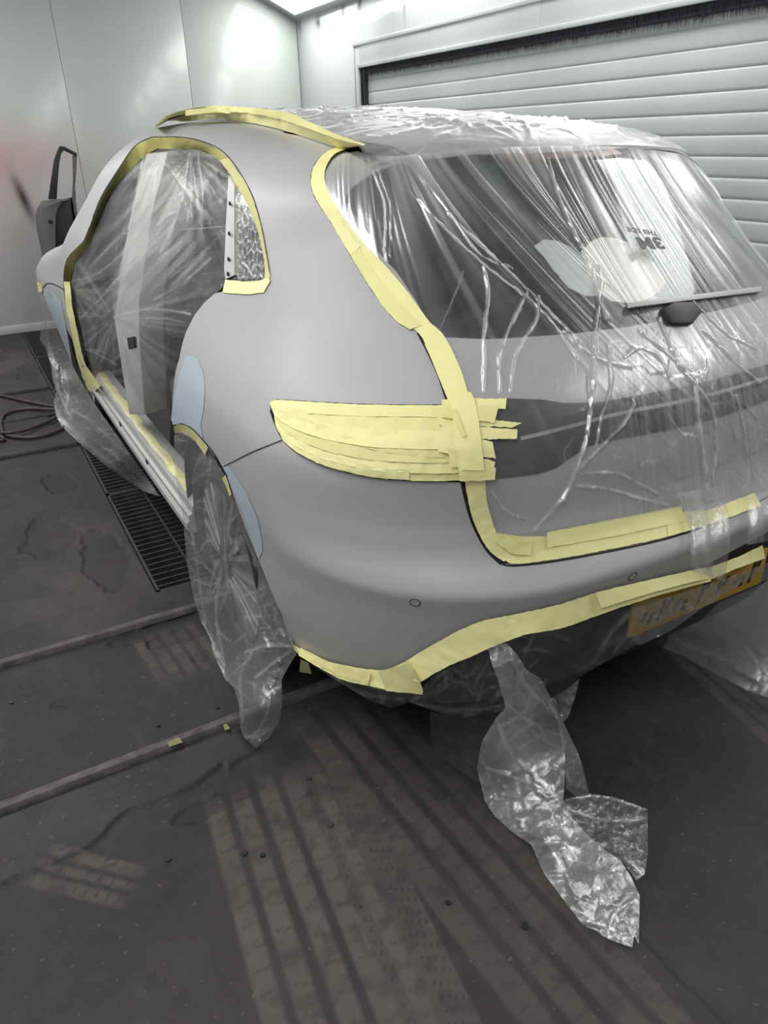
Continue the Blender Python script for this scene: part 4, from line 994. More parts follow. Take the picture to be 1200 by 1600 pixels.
FOLDS = [([(756,419),(763,462),(757,525),(756,612)], 3.2, 1.), ([(825,456),(800,506),(781,556),(781,612)], 2.6, .9), ([(841,465),(838,500),(808,550),(797,612)], 2.6, .9), ([(725,425),(712,462),(688,515)], 2., .6),
    ([(584,268),(603,325),(604,405)], 2.6, .9), ([(592,266),(612,330),(610,400)], 2, .6), ([(637,256),(700,330),(750,398),(800,420)], 2.4, .6), ([(856,250),(880,330),(925,425),(935,470)], 2.6, .8), ([(700,335),(790,420),(870,500),(910,540)], 2.4, .7),
    ([(640,300),(740,400),(850,490),(900,560)], 2.2, .6), ([(935,420),(938,460),(930,520),(925,620),(912,700),(885,770),(858,808)], 4, 1.), ([(990,632),(968,670),(912,725),(880,775),(835,830)], 3.2, 1.), ([(900,760),(950,766),(1000,780),(1045,790)], 2.8, .8),
    ([(900,742),(958,740),(992,754),(1025,772)], 2.6, .7), ([(1085,600),(1095,700),(1103,765),(1112,800)], 5, 1.), ([(1120,700),(1112,750),(1130,800)], 3, .7), ([(768,768),(792,800),(825,812)], 2.4, .6), ([(950,545),(955,600),(940,650),(930,700)], 3, .7),
    ([(1030,500),(1060,570),(1110,640),(1118,700)], 3.5, .9), ([(1000,520),(1050,560),(1090,600)], 3, .8), ([(1100,520),(1140,560),(1185,600)], 3.5, .8), ([(930,430),(940,445),(935,470),(950,500)], 5, 1.), ([(975,560),(1000,545),(1030,560),(1045,590)], 3, .7),
    ([(880,520),(930,560),(985,575)], 3, .7), ([(1080,470),(1130,520),(1180,545)], 3, .7), ([(700,640),(690,600),(676,560)], 2, .4), ([(1150,620),(1165,700),(1170,790)], 3.5, .7)]
fl = foldlines(px, FOLDS, .62)
wr, wv = worley(np.stack([X, Y], 1)+18*np.stack([fbm(X/40, Y/40, 3, 2), fbm(X/40+9, Y/40, 4, 2)], 1), 46, 91); cr_low = np.exp(-(wr/.07)**2)*np.clip((tn-.42)*3.5, 0, 1)*np.clip((X-860)/120, 0, 1)
kr_ = crumple(px, 190, 12, 60, 501, 1.8, bias=.9, spread=2.2)*np.clip((tn-.35)*4, 0, 1)*np.clip((X-780)/200, .15, 1)
patch_ = np.clip((fbm(sn*9, tn*3, 71, 3)-.38)*3, 0, 1)
h = .0050*h1*wz*(.55+.45*patch_)+.004*streaks(sn, tn, 260, (16, 37), 2.)*wz+.008*fl+.004*wv*np.clip((tn-.45)*3, 0, 1)*np.clip((X-860)/150, 0, 1)
G = (CP+rays(px)*T.ravel()[:, None]).reshape(na, nb, 3); Nn = gridnormals(G)
e2 = np.minimum(np.linspace(0, 1, na)[:, None]*25, 1)*np.minimum(np.linspace(0, 1, nb)[None]*25, 1)*np.minimum(np.linspace(1, 0, nb)[None]*25, 1)
G = G+Nn*(h.reshape(na, nb)*e2)[..., None]
ridge = h1*wz
rightw = np.clip((sn-.30)/.28, 0, 1)  # film whitened to the right in place of a booth reflection in the glass
crease = .95*ridge*(.45+.55*patch_)+.85*fl+.5*kr_
dens = (.05+.07*rightw*np.clip(1.25-tn*1.1, .25, 1)+.18*patch_*wz)*(.6+.8*fbm(sn*5, tn*4, 19, 3))
cvx = creases((X-.12*(Y-560))/800, Y/560, 1200, (40, 75, 120), (.34, .42, .5), (1., .8, .7), 1.6)*np.clip((Y-500)/70, 0, 1)*np.clip((X-930)/110, 0, 1)
crease = crease+.6*cvx; dens = dens+.10*np.clip((Y-520)/60, 0, 1)*np.clip((X-960)/120, 0, 1)*fbm(X/40, Y/90, 88, 3)*1.6
film_r = filmtag(film_obj('masking_film', G, 'filmrear', crease, dens), 'clear film pulled in fanned folds over the rear window and tailgate')
# strand of the same sheet hanging free over the bumper
def strip_px(A, B, na, nb, levA, levB, m, label, amp=.004, seed=5, dens=.3, cr=.6):
    px, lev = ladder(A, B, na, nb, levA, levB); V, ok, T = march(px, lev); T = blur(T.reshape(na, nb), 3, 2); G = (CP+rays(px)*T.ravel()[:, None]).reshape(na, nb, 3)
    u, v = np.meshgrid(np.linspace(0, 1, na), np.linspace(0, 1, nb), indexing='ij'); st = streaks(v.ravel(), u.ravel(), seed, (5, 12, 25), 3).reshape(na, nb)
    G = G+gridnormals(G)*(amp*st)[..., None]; return filmtag(film_obj('masking_film', G, m, cr*np.clip(st*1.4-.4, 0, 1), dens+0*st), label)
strip_px([(1058,770),(1078,830),(1078,868),(1080,892)], [(1128,760),(1140,820),(1139,860),(1132,908)], 50, 24, .03, .03, 'film', 'loose end of film hanging over the bumper tape near the number plate', seed=15)
strip_px([(1155,760),(1168,810),(1165,850)], [(1225,740),(1235,800),(1230,840)], 40, 20, .03, .03, 'filmthin', 'loose film edge hanging at the far right over the bumper', seed=25, dens=.2)

# --- film over the roof: drawn in plan, running down to the spoiler edge
lipP = march(np.array(LIP)+np.array([(0, 2)]))[0]
nx, ny = 190, 230
yl = lambda x: np.interp(np.abs(x), LIPX, LIPY)-.012
xe = lambda y: np.interp(y, [-.45, -.3, 0, .5, 1., 1.5], [.53, .50, .478, .46, .44, .42])
sx = np.linspace(-1, 1, nx); ty = np.linspace(0, 1, ny)**1.15
Xg = np.zeros((nx, ny)); Yg = np.zeros((nx, ny))
for j, t_ in enumerate(ty):
    yc = -.45*(1-t_)+1.52*t_; w = xe(yc); Xg[:, j] = sx*w; Yg[:, j] = (yl(sx*w))*(1-t_)+1.52*t_
x_, y_ = Xg.ravel(), Yg.ravel(); lo = np.full(len(x_), .8); hi = np.full(len(x_), 1.95)
for k in range(40):
    mid = (lo+hi)/2; up = g(np.stack([x_, y_, mid], 1))-.008 > 0; hi = np.where(up, mid, hi); lo = np.where(up, lo, mid)
q_ = np.stack([x_*420, y_*230], 1)
kr = crumple(q_, 330, 14, 80, 77, 2.2, bias=0., spread=1.1); kr2 = crumple(q_, 60, 60, 190, 78, 3.5, bias=.25, spread=.7)
rid = 0
for k, (fx_, fy_, a_) in enumerate(((3.5, 11, 1.), (7, 26, .55), (16, 52, .3))): rid = rid+a_*(1-np.abs(2*vnoise(x_*fx_+.6*fbm(x_*4, y_*4, 9, 2)*fx_*.3, y_*fy_+fbm(x_*3, y_*3, 15, 2)*5, 300+k)-1))
gth = np.exp(-(((x_+.42)/.10)**2+((y_+.12)/.18)**2)); edgez = np.minimum(1, (np.abs(ty)[None].repeat(nx, 0).ravel())*14)
hz = (.008*rid+.006*kr+.010*kr2+.006*gth)*edgez
G = np.stack([x_, y_, lo+hz*.9], 1).reshape(nx, ny, 3)
filmtag(film_obj('masking_film', G, 'filmroof', (.55*kr+.7*kr2).reshape(nx, ny), (.15+.35*vnoise(x_*6, y_*4, 5)+.25*np.clip(rid-1.1, 0, 1)).reshape(nx, ny)), 'wrinkled clear film spread over the roof and spoiler')

# --- general sheet: traced outline, depth fixed by a few anchors in space, crumpled
def sheet(poly, anchors, step, label, m='film', amp=.008, cell=26, seed=1, dens=.2, cr=.8, pw=3., folds=(), stretch=(1, 1), group=None, cw=.09, smooth_amp=.012, lab_parent=None, bias=None, spread=PI, lev=None):
    uv, Tn = cdt(np.array(poly, float), [], step)
    A = np.array([a[0] for a in anchors], float); D = []
    for p, kind, val in anchors:
        d = rays([p])[0]
        if kind == 'g': D.append(march([p], val)[2][0])
        else: ax = 'xyz'.index(kind); D.append((val-CP[ax])/d[ax])
    D = np.array(D); As = A/100; n_ = len(A)
    ph = lambda r: np.where(r > 1e-9, r*r*np.log(np.maximum(r, 1e-9)), 0)
    K = ph(np.linalg.norm(As[:, None]-As[None], axis=2))+.02*np.eye(n_); Pm = np.hstack([np.ones((n_, 1)), As])
    sol = np.linalg.solve(np.vstack([np.hstack([K, Pm]), np.hstack([Pm.T, np.zeros((3, 3))])]), np.concatenate([1/D, np.zeros(3)]))
    us = uv/100; inv = ph(np.linalg.norm(us[:, None]-As[None], axis=2))@sol[:n_]+sol[n_]+us@sol[n_+1:]
    t = 1/np.clip(inv, 1/D.max()*.9, 1/D.min()*1.1)
    if lev is not None:
        _, okm, tm = march(uv, lev); t = np.where(okm, tm, t)
    Pp = CP+rays(uv)*t[:, None]
    q = uv*np.array(stretch)+10*np.stack([fbm(uv[:, 0]/22, uv[:, 1]/22, seed, 2), fbm(uv[:, 0]/22+5, uv[:, 1]/22, seed+1, 2)], 1)
    w1, v1 = worley(q, cell, seed+3); w2, v2 = worley(q, cell*.45, seed+4)
    k1 = np.exp(-(w1/cw)**2); k2 = np.exp(-(w2/cw)**2); fl = foldlines(uv, folds) if folds else 0
    hh = amp*(1.1*v1+.35*v2+.25*k1)+smooth_amp*(fbm(uv[:, 0]/60, uv[:, 1]/60, seed+8, 3)-.5)+.007*fl
    on = np.clip(fbm(uv[:, 0]/45+3, uv[:, 1]/45, seed+12, 3)*2.4-.7, 0, 1)
    Pp = Pp-rays(uv)*hh[:, None]
    Pp[:, 2] = np.maximum(Pp[:, 2], .008+.004*v2)
    ext = np.ptp(uv, axis=0); nf = int(6+len(uv)*step*step/(cell*cell)*2.2)
    kr = crumple(uv, nf, cell*.5, cell*2.2, seed+30, w=max(1.5, step*.55), bias=bias, spread=spread)
    crease = cr*(.16*k1*on+.9*kr)+fl*.9; dn = dens*(.5+1.0*fbm(uv[:, 0]/30, uv[:, 1]/30, seed+20, 3))
    Tn = facecam(Pp, Tn)
    o = mesh('masking_film', Pp, Tn, M[m], lab_parent, True, attrs={'crease': np.clip(crease, 0, 1), 'dens': np.clip(dn, 0, 1)})
    return filmtag(o, label, group)

# --- door opening film: taut from the jamb tape to the pillar, with rays of creases
dpoly = [(250,232),(283,232),(310,234),(330,241),(346,252),(362,276),(378,303),(393,333),(407,373),(413,415),(412,438),(380,442),(352,444),(334,462),(318,476),(302,496),(288,524),(278,562),(267,636),(265,700),(264,734),(148,602),(137,580),(130,560),(121,520),(113,480),(111,440),(117,415),(131,392),(141,380),(155,340),(175,300),(200,270),(225,245)]
uv, Tn = cdt(np.array(dpoly, float), [], 2.1)
X, Y = uv[:, 0], uv[:, 1]
V, ok, T = march(uv, -.03)
sillP = np.array([(CP+rays([p])[0]*((.43-CP[2])/rays([p])[0][2])) for p in ((264,734),(206,668),(148,602))])
# lower edge runs on to the sill, inboard of the skin
dl = segdist(uv, [(264,734),(148,602)]); wl = np.exp(-(dl/28)**2)
tz = (.44-CP[2])/rays(uv)[:, 2]; xz = (-.85-CP[0])/rays(uv)[:, 0]; T = T*(1-wl)+np.minimum(tz, xz*1.02)*wl
apex = np.array((178., 497.))
dA = np.hypot(X-apex[0], Y-apex[1]); ang = np.arctan2(Y-apex[1], X-apex[0])
cornerpts = [((112, 452), 60, .9), ((142, 590), 80, .9), ((178, 497), 130, 1.), ((248, 240), 150, .8), ((300, 240), 140, .8), ((414, 436), 50, .6)]
h = 0; kk = 0
for i, (c, r, a) in enumerate(cornerpts):
    an = np.arctan2(Y-c[1], X-c[0]); d = np.hypot(X-c[0], Y-c[1]); w = np.exp(-(d/r)**2)*np.clip(d/14, 0, 1)
    f = n1((an+4)*7.5, 60+i); f2 = n1((an+4)*19, 80+i); s_ = np.abs(2*f-1)+.5*np.abs(2*f2-1); h = h+a*w*s_; kk = kk+a*w*np.clip(s_*1.5-.75, 0, 1)
dg = streaks((X*.78+Y*.62)/420, (Y*.78-X*.62)/300, 700, (14, 33, 70), 3.)       # long diagonal pulls
dgo = np.clip((fbm(X/55, Y/55, 44, 3)-.35)*3, 0, 1)
DF = [([(178,497),(196,490),(240,484),(266,486),(298,492)], 2.2, 1.), ([(178,497),(205,499),(250,498),(290,505)], 1.6, .6), ([(178,497),(190,420),(206,340),(216,290),(226,240)], 1.8, .8), ([(120,505),(160,465),(190,440)], 1.8, .7), ([(130,545),(155,555),(182,570)], 2., .8), ([(126,548),(150,548),(175,555)], 1.5, .5),
      ([(297,240),(288,300),(272,350),(252,395)], 2., .9), ([(310,240),(316,290),(315,355)], 1.6, .6), ([(300,244),(296,300),(292,360)], 1.6, .5), ([(240,330),(255,318),(285,302)], 1.8, .6), ([(248,352),(262,338),(280,330)], 1.8, .6), ([(112,440),(150,430),(195,395)], 1.6, .5), ([(240,470),(290,440),(330,405)], 1.8, .6), ([(235,455),(280,425),(330,385)], 1.5, .5)]
fl = foldlines(uv, DF)
cd = creases((X+Y)*.7/400, (X-Y)*.7/300, 930, (26, 48, 85), (.34, .42, .5), (1., .9, .7), 2.4)
dz = np.maximum(np.exp(-(((X-170)/55)**2+((Y-430)/75)**2)), np.maximum(np.exp(-(((X-275)/50)**2+((Y-390)/75)**2)), .8*np.exp(-(((X-190)/40)**2+((Y-330)/60)**2))))
cv = creases((X*.97-Y*.22)/400, Y/300, 960, (30, 60, 95), (.3, .4, .5), (1., .8, .6), 2.)*np.clip((330-Y)/60, 0, 1)
qg_ = inpoly(uv, [(366,285),(382,300),(400,345),(413,400),(412,440),(364,440)])
wq, vq = worley(np.stack([X*1.6, Y*.5], 1), 9, 17); kq = np.exp(-(wq/.16)**2)*qg_
hh = .006*h+.0045*dg*dgo+.004*cd*dz+.004*cv+.005*fl+.003*kq+.002*vq*qg_
P_ = CP+rays(uv)*(T-hh)[:, None]
crease = .9*cd*dz+.65*cv*dgo+.45*kk+.5*np.clip(dg*1.5-.75, 0, 1)*dgo+.85*fl+.75*kq
pil = np.clip(1-segdist(uv, [(243,240),(214,330),(196,420),(190,500)])/16, 0, 1)
dens = .03+.12*fbm(X/50, Y/50, 5, 3)+.25*np.exp(-(segdist(uv, [(150,604),(262,726)])/22)**2)+.25*np.clip((Y-330)/160, 0, 1)*np.clip((170-X)/60, 0, 1)+.15*pil
o = mesh('masking_film', P_, facecam(P_, Tn), M['filmdoor'], None, True, attrs={'crease': np.clip(crease, 0, 1), 'dens': np.clip(dens, 0, 1)})
filmtag(o, 'clear film stretched across the open doorway over the pillar')

# --- rear wheel
sheet([(272,680),(285,674),(298,676),(312,687),(334,714),(354,748),(370,790),(384,830),(409,890),(439,960),(457,1002),(463,1022),(452,1040),(440,1062),(441,1100),(436,1130),(420,1152),(401,1169),(384,1158),(376,1140),(373,1100),(366,1076),(352,1062),(338,1052),(334,1030),(318,985),(303,935),(292,880),(285,800),(277,760),(272,720)],
  [((276,690),'g',.004),((300,690),'g',-.01),((349,752),'g',-.02),((378,830),'g',-.03),((420,925),'g',-.02),((458,1008),'g',.01),((285,800),'x',-.935),((300,880),'x',-.94),((330,900),'x',-.925),((310,960),'x',-.945),((338,1045),'x',-.96),((370,960),'x',-.925),((400,1000),'x',-.925),((420,1060),'x',-.94),((360,1065),'x',-.98),((376,1140),'z',.015),((401,1168),'z',.012),((436,1130),'z',.06),((410,1110),'x',-.99)],
  2.8, 'crinkled clear film bagged over the rear wheel down to the floor', m='film', amp=.010, cell=30, seed=21, dens=.28, cr=1.0, stretch=(1.5, .75), cw=.08,
  folds=[([(300,830),(312,905),(322,990)],2.6,.9),([(340,880),(325,935),(318,985)],2.6,.8),([(345,900),(338,960),(352,1040)],2.6,.9),([(290,900),(330,915),(350,900)],2.8,.8),([(365,790),(352,850),(358,920)],2.4,.7),([(330,720),(322,800),(330,870)],2.2,.6),([(385,1020),(420,1010),(455,1012)],3.2,1.),([(400,1060),(430,1035),(458,1018)],3,.9),([(395,1020),(376,1060),(380,1130)],3,.8),([(285,830),(300,850),(325,890)],2.2,.6),([(425,1075),(420,1110),(400,1150)],3,.8),([(380,1150),(400,1152),(425,1140)],4,.9),([(300,940),(330,930),(347,895)],2.4,.8)])
# --- low film under the bumper, wrapped round the black apron
sheet([(463,1018),(500,1036),(530,1054),(567,1066),(610,1078),(655,1080),(678,1054),(707,1040),(734,1027),(776,1006),(817,993),(880,981),(950,955),(1000,942),(1060,928),(1066,944),(1040,975),(1018,1000),(1000,1006),(970,1020),(945,1035),(905,1058),(880,1082),(840,1098),(780,1112),(720,1122),(690,1115),(640,1097),(612,1106),(580,1096),(540,1072),(505,1050),(478,1034)],
  [((463,1020),'g',.01),((530,1055),'g',.012),((610,1079),'g',.012),((678,1054),'g',.014),((776,1006),'g',.014),((880,981),'g',.012),((1000,945),'g',.012),((580,1094),'g',.02),((640,1095),'g',.02),((720,1118),'g',.03),((800,1100),'g',.03),((880,1075),'g',.02),((950,1030),'g',.02),((850,1030),'g',.02),((720,1075),'g',.02)],
  4.5, 'loose clear film hanging under the yellow bumper tape over the black apron', m='filmthin', amp=.006, cell=40, seed=41, lev=.026, dens=.04, cr=.75, bias=-.5, spread=1.6, stretch=(.6, 1.3),
  folds=[([(1000,950),(985,985),(960,1020)],5,.8),([(1006,955),(1000,990),(985,1005)],4,.6),([(500,1045),(560,1082),(600,1090)],3,.8),([(620,1092),(700,1110),(790,1105)],3.5,.7),([(700,1050),(690,1080),(640,1094)],3,.5),([(940,1015),(960,985),(985,960)],5,.9),([(925,1040),(950,1010),(990,990)],3,.6)])
sheet([(985,952),(1010,945),(1060,928),(1112,910),(1128,925),(1118,940),(1085,955),(1040,968),(1000,985)], [((985,955),'g',.016),((1060,930),'g',.018),((1112,912),'g',.018),((1120,932),'g',.035),((1040,965),'g',.022)], 2.4, 'crumpled film corner stuck below the bumper tape over the number plate', m='film', amp=.008, cell=11, seed=47, lev=.032, dens=.22, cr=.8)
sheet([(1112,912),(1192,882),(1240,868),(1240,885),(1196,906),(1100,948),(1050,985),(1000,1008),(985,1000),(1000,985),(1085,955),(1118,940)], [((1112,912),'g',.012),((1192,884),'g',.012),((1240,870),'g',.012),((1196,905),'g',.018),((1100,948),'g',.018),((1010,1004),'g',.02)], 4, 'smooth film stretched over the right part of the number plate', m='film', amp=.003, cell=26, seed=53, lev=.022, dens=.30, cr=.7, bias=-1., spread=.5, stretch=(1.4, .6))
# --- the long twisted tail of film lying on the floor
sheet([(762,1012),(790,1004),(808,1022),(826,1052),(848,1082),(868,1112),(880,1150),(884,1200),(880,1250),(892,1275),(915,1302),(945,1328),(970,1345),(986,1370),(1000,1400),(998,1475),(991,1462),(988,1481),(950,1467),(910,1445),(880,1405),(850,1365),(830,1320),(800,1300),(772,1274),(757,1250),(745,1200),(752,1160),(775,1122),(790,1105),(778,1062),(768,1036)],
  [((765,1014),'g',.02),((792,1006),'g',.02),((778,1050),'y',-1.055),((820,1050),'y',-1.06),((790,1105),'y',-1.02),((860,1110),'y',-1.04),((752,1160),'y',-.97),((880,1170),'y',-1.02),((745,1205),'z',.06),((850,1220),'z',.12),((885,1230),'z',.12),((760,1250),'z',.03),((800,1298),'z',.015),((830,1318),'z',.015),((880,1270),'z',.07),((880,1400),'z',.015),((910,1300),'z',.05),((950,1466),'z',.012),((988,1478),'z',.012),((985,1370),'z',.03),((930,1390),'z',.05),((850,1310),'z',.07)],
  3.6, 'long twisted tail of clear film trailing from the bumper onto the floor', m='film', amp=.011, cell=40, seed=61, dens=.66, cr=.75, stretch=(.9, 1.0), smooth_amp=.03,
  folds=[([(795,1010),(815,1060),(870,1120)],3,.7),([(775,1122),(800,1180),(860,1230),(890,1290)],3.5,.8),([(760,1200),(800,1215),(850,1232)],3.,.8),([(830,1320),(880,1318),(900,1330)],4,.8),([(950,1465),(960,1430),(995,1405)],3.5,.8),([(910,1440),(950,1450),(985,1478)],3,.7),([(792,1100),(830,1130),(878,1150)],3,.5)])
sheet([(820,1045),(845,1060),(862,1092),(880,1128),(905,1180),(921,1240),(900,1245),(884,1232),(884,1190),(872,1130),(850,1085)], [((825,1048),'g',.04),((860,1092),'y',-1.10),((880,1130),'y',-1.10),((905,1180),'y',-1.12),((918,1238),'z',.09),((888,1235),'z',.09),((872,1130),'y',-1.09)],
  3, 'thin outer strand of clear film looping down beside the long tail', m='film', amp=.006, cell=20, seed=67, dens=.32, cr=.7)
sheet([(880,1250),(920,1240),(960,1245),(1012,1264),(1012,1335),(1007,1366),(995,1376),(975,1350),(945,1330),(900,1297)], [((882,1252),'z',.10),((920,1242),'z',.13),((1010,1266),'z',.13),((1012,1335),'z',.05),((995,1374),'z',.02),((945,1330),'z',.03),((900,1297),'z',.05)],
  2.8, 'square-edged flap of clear film standing on the floor beside the tail', m='film', amp=.008, cell=16, seed=71, dens=.10, cr=.8, folds=[([(882,1262),(940,1282),(1010,1282)],3.5,1.),([(885,1250),(940,1246),(1010,1266)],3,.9),([(975,1340),(990,1352),(1006,1366)],3,.9)])
sheet([(672,1112),(720,1122),(780,1113),(792,1104),(778,1122),(754,1160),(746,1200),(750,1226),(720,1205),(680,1180),(672,1150)], [((675,1115),'y',-.88),((780,1113),'y',-.95),((748,1222),'z',.01),((680,1178),'z',.02),((720,1204),'z',.012)], 4, 'dim sheet of film hanging in the shade behind the long tail', m='filmthin', amp=.006, cell=30, seed=75, dens=.04, cr=.3)
sheet([(862,1090),(884,1078),(906,1060),(900,1085),(888,1120),(880,1128)], [((865,1090),'g',.03),((905,1062),'g',.03),((882,1126),'y',-1.05)], 3, 'small film pleat under the apron right of the long tail', m='film', amp=.005, cell=16, seed=77, dens=.12, cr=.6)
# --- front wheel and the skirt of film along the sill
sheet([(63,456),(71,470),(80,490),(92,522),(105,554),(118,580),(130,602),(142,622),(160,648),(180,676),(205,712),(232,750),(250,776),(226,768),(200,752),(170,732),(140,706),(112,684),(96,666),(87,648),(84,628),(88,612),(82,592),(80,572),(72,545),(62,530),(64,512),(66,490)],
  [((66,460),'g',.003),((92,522),'g',-.01),((118,580),'g',-.02),((66,515),'x',-1.03),((74,545),'x',-1.02),((82,590),'x',-1.04),((130,602),'x',-.93),((160,648),'x',-.925),((205,712),'x',-.925),((248,774),'x',-.925),((84,630),'z',.10),((96,664),'z',.02),((140,704),'z',.02),((200,750),'z',.03),((232,768),'z',.08),((110,620),'x',-.95)],
  2.2, 'clear film skirt over the front wheel trailing along the sill', m='film', amp=.009, cell=20, seed=81, dens=.34, cr=.75, stretch=(1.2, .7), folds=[([(86,636),(102,664),(142,700),(200,746),(235,766)],7,.9),([(150,690),(200,728),(240,764)],3,.6),([(90,600),(100,630),(110,650)],3,.9),([(100,580),(108,610),(104,640)],2.6,.8),([(70,500),(78,540),(90,590)],2.4,.7),([(112,640),(150,665),(205,716)],2.2,.5)])
# --- right rear wheel, seen under the bumper
sheet([(1036,1012),(1052,985),(1100,950),(1160,925),(1200,908),(1290,890),(1290,1120),(1240,1100),(1200,1090),(1165,1078),(1110,1048),(1060,1022)], [((1040,1012),'y',-.93),((1100,955),'y',-1.02),((1200,912),'y',-1.04),((1290,895),'y',-1.04),((1290,1112),'z',.05),((1200,1088),'z',.05),((1110,1046),'z',.10),((1165,1000),'y',-1.0)],
  4.5, 'grey bag of film over the right rear wheel beyond the number plate', m='film', amp=.010, cell=70, seed=91, dens=.30, cr=.45, folds=[([(1165,1010),(1188,1050),(1178,1080)],3,.9),([(1060,1000),(1100,1020),(1140,1035)],4,.6),([(1188,1050),(1210,1035),(1230,1030)],3,.6)])
# ------------------------------------------------------------------ pale rounded shapes added under the rear film to give two bright domes
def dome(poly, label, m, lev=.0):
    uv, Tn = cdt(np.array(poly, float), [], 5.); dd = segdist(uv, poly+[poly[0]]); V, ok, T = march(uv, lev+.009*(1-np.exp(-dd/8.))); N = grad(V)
    V, Tn, N = skirt(V, orient(V, Tn, N), N, .008); return tag(mesh('added_dome', V, Tn, M[m], None, True, N), label, 'pad')
dome([(908,392),(925,376),(940,370),(962,372),(985,380),(1005,394),(1022,410),(1034,426),(1042,440),(1030,456),(1012,468),(985,474),(955,470),(935,455),(920,430)], 'bright pale rounded shape added on the rear window under the film', 'domew')
dome([(835,384),(850,374),(870,376),(892,386),(908,400),(920,425),(932,450),(938,462),(915,462),(890,450),(868,425),(850,400)], 'dimmer pale rounded added shape left of the bright one under the rear film', 'slat')
# ------------------------------------------------------------------ print on the film
def text3(body, c, ang, size, bold, lev=.022, squash=1.):
    cu = bpy.data.curves.new('print_text', 'FONT'); cu.body = body; cu.size = size; cu.align_x = 'CENTER'; cu.align_y = 'CENTER'; cu.extrude = .0004; cu.offset = bold; cu.resolution_u = 4
    o = bpy.data.objects.new('print_text', cu); COL.objects.link(o); bpy.context.view_layer.update()
    me = bpy.data.meshes.new_from_object(o.evaluated_get(bpy.context.evaluated_depsgraph_get())); bpy.data.objects.remove(o)
    p = march([c], lev)[0][0]; n = Vector(grad([p])[0]); r = Vector((1, .05, 0)); r = (r-n*r.dot(n)).normalized(); u = n.cross(r)
    R2 = r*math.cos(ang)+u*math.sin(ang); U2 = u*math.cos(ang)-r*math.sin(ang)
    o = bpy.data.objects.new('film_print', me); o.matrix_world = Matrix(((R2.x, U2.x*squash, n.x, p[0]), (R2.y, U2.y*squash, n.y, p[1]), (R2.z, U2.z*squash, n.z, p[2]), (0, 0, 0, 1)))
    me.materials.append(M['ink']); COL.objects.link(o); o.parent = film_r; return o
text3('3M', (1016, 379), PI-.12, .062, .003, squash=.8, lev=.042)
text3('THIS SIDE', (1003, 361), PI-.3, .021, .0003, lev=.042)
# ------------------------------------------------------------------ car door standing against the far wall
DYY = 5.62
def dpt(x, y, yy=DYY): return onplane((x, y), 1, yy)
dst = empty('removed_door', (-.55, DYY, .35), 'dark primed car door with bare window frame standing upright at the far wall', 'car door')
def ext(pts, dy, y=DYY): 
    b = MB(); P3 = [tuple(dpt(*p, y)) for p in pts]; b.prism(P3, (0, dy, 0)); return b
skin = [(72,312),(101,311),(110,309),(104,318),(90,326),(86,345),(86,372),(87,420),(90,470),(80,470),(70,410),(64,388),(58,360),(56,340),(58,330)]
ext([(66,314),(82,312),(101,311),(112,309),(118,330),(119,372),(118,440),(112,470),(82,470),(72,420),(64,388),(58,360),(56,338),(59,326)], .03).build('inner_panel', M['doordark'], dst, bevel=.008)
ext([(66,313),(100,311),(108,310),(98,315),(90,323),(86.5,334),(85.5,350),(85.5,374),(86,420),(88,468),(82,470),(72,420),(64,388),(58,360),(56,338),(59,326)], -.07).build('door_skin', M['doorskin'], dst, bevel=.012)
ext([(75,311),(84,250),(89,236),(93,228),(100,229),(119,239),(120,243),(118,244),(99,235),(95,240),(92,255),(90,280),(88,311)], -.03).build('window_frame', M['trim'], dst, bevel=.003)
ext([(113,243),(117,242),(120,240),(119,262),(117,290),(118,313),(121,340),(119,345),(115,330),(113,312),(112,309),(114,280)], -.02).build('window_channel', M['steel'], dst, bevel=.002)
ext([(110,309),(113,309),(120,330),(121,372),(118,380)], .05).build('hinge_edge', M['trim'], dst)
hp = dpt(79, 347, DYY-.072); MB().lathe_x([(0, 0), (0, .02), (.01, .02)], (0, 0, 0), 14).build('handle_hole', M['ink'], dst).location += Vector((hp[0], hp[1], hp[2])); bpy.data.objects['handle_hole'].rotation_euler = (0, 0, PI/2)
# trestle that carries the door
ts = empty('door_stand', (-.50, DYY, 0), 'dark steel trestle under the leaning car door behind the wing', 'stand')
zb = float(dpt(85, 470)[2]); xb = float(dpt(85, 470)[0]); xb2 = float(dpt(112, 470)[0])
MB().box((xb-.05, DYY-.15, zb-.03), (xb2+.25, DYY+.08, zb-.002)).build('shelf_bar', M['trim'], ts, bevel=.004)
for x in (xb-.02, xb2+.2):
    for y in (DYY-.13, DYY+.06): MB().box((x, y-.012, 0), (x+.025, y+.012, zb-.03)).build('leg', M['trim'], ts)
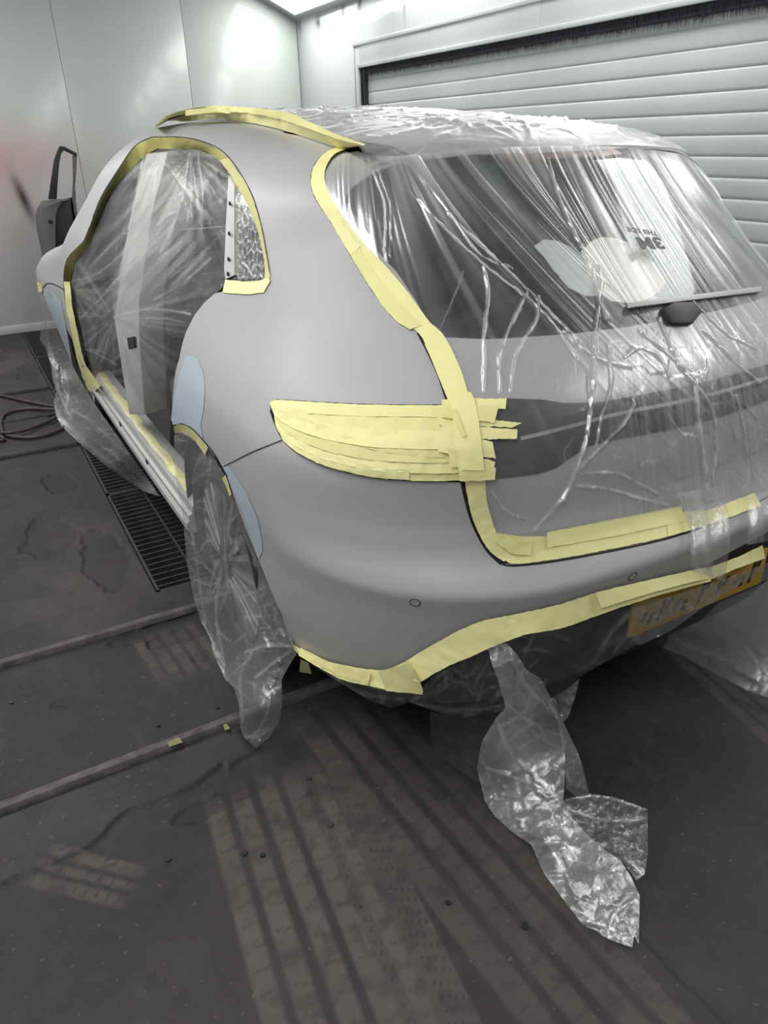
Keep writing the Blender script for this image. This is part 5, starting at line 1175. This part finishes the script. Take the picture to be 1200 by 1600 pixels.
# ------------------------------------------------------------------ air hose coiled on the floor
def hosep(pts, z): return [tuple(onplane(p, 2, zz)) for p, zz in zip(pts, z)]
hp_ = [(-40,612),(0,618),(40,627),(82,635),(96,640),(84,640),(40,639),(10,646),(2,656),(2,668),(10,680),(40,684),(70,680),(100,668),(112,655),(98,648),(70,661),(40,672),(15,676),(-2,678),(6,686),(-4,690),(-30,700)]
hz_ = [.012,.012,.012,.012,.012,.014,.014,.014,.014,.014,.014,.014,.014,.014,.014,.014,.016,.022,.030,.020,.014,.014,.014]
hs = MB().tube([tuple(v) for v in smooth_path(hosep(hp_, hz_), 200)], .0105, 10).build('air_hose', M['hose'], smooth=True)
tag(hs, 'dark red-brown air hose lying in loops on the floor at the left', 'hose')
# ------------------------------------------------------------------ flakes of paint and dirt on the floor
FL = [((497,985),'pale'),((382,1334),'dark'),((410,1337),'dark'),((247,1135),'dark'),((18,1098),'pale'),((482,1217),'pale'),((341,1106),'dark'),((262,1344),'dark'),((517,1289),'pale'),((700,1412),'dark'),((820,1448),'dark')]
places = ['beside the rear wheel film', 'on the tyre print in the foreground', 'just right of the larger flake on the tyre print', 'above the long floor strip', 'near the left edge between the two floor strips', 'below the hanging wheel film', 'above the second floor strip near the wheel', 'left of the tyre print', 'at the right of the tyre print', 'left of the film tail on the bare floor', 'below the film tail near the floor joint']
for (p, kind), pl_ in zip(FL, places):
    c = onplane(p, 2, 0); n = rng.integers(5, 8); r = rng.uniform(.006, .011)
    poly = [(c[0]+r*rng.uniform(.6, 1.2)*math.cos(a), c[1]+r*rng.uniform(.6, 1.2)*math.sin(a), .001) for a in np.linspace(0, 2*PI, n, endpoint=False)]
    tag(MB().prism(poly, (0, 0, .003)).build('paint_flake', M['ink' if kind == 'dark' else 'hose']), 'small %s paint flake %s' % ('reddish' if kind == 'pale' else kind, pl_), 'debris', 'flakes on the floor')
# scraps of tape stuck on the floor strip
for (a, b), lab in ((((262, 1163), (283, 1154)), 'small yellow tape scrap stuck on the nearer floor strip'), (((349, 1137), (357, 1133)), 'tiny yellow tape speck on the floor strip beside the wheel film')):
    P1, P2 = onplane(a, 2, .022), onplane(b, 2, .022); d = (P2-P1)/2
    tag(MB().prism([(P1[0], P1[1]-.014, .0225), (P2[0], P1[1]-.016, .0225), (P2[0]-.004, P1[1]+.012, .0225), (P1[0]+.003, P1[1]+.010, .0225)], (0, 0, .001)).build('tape_scrap', M['scrap']), lab, 'tape scrap')
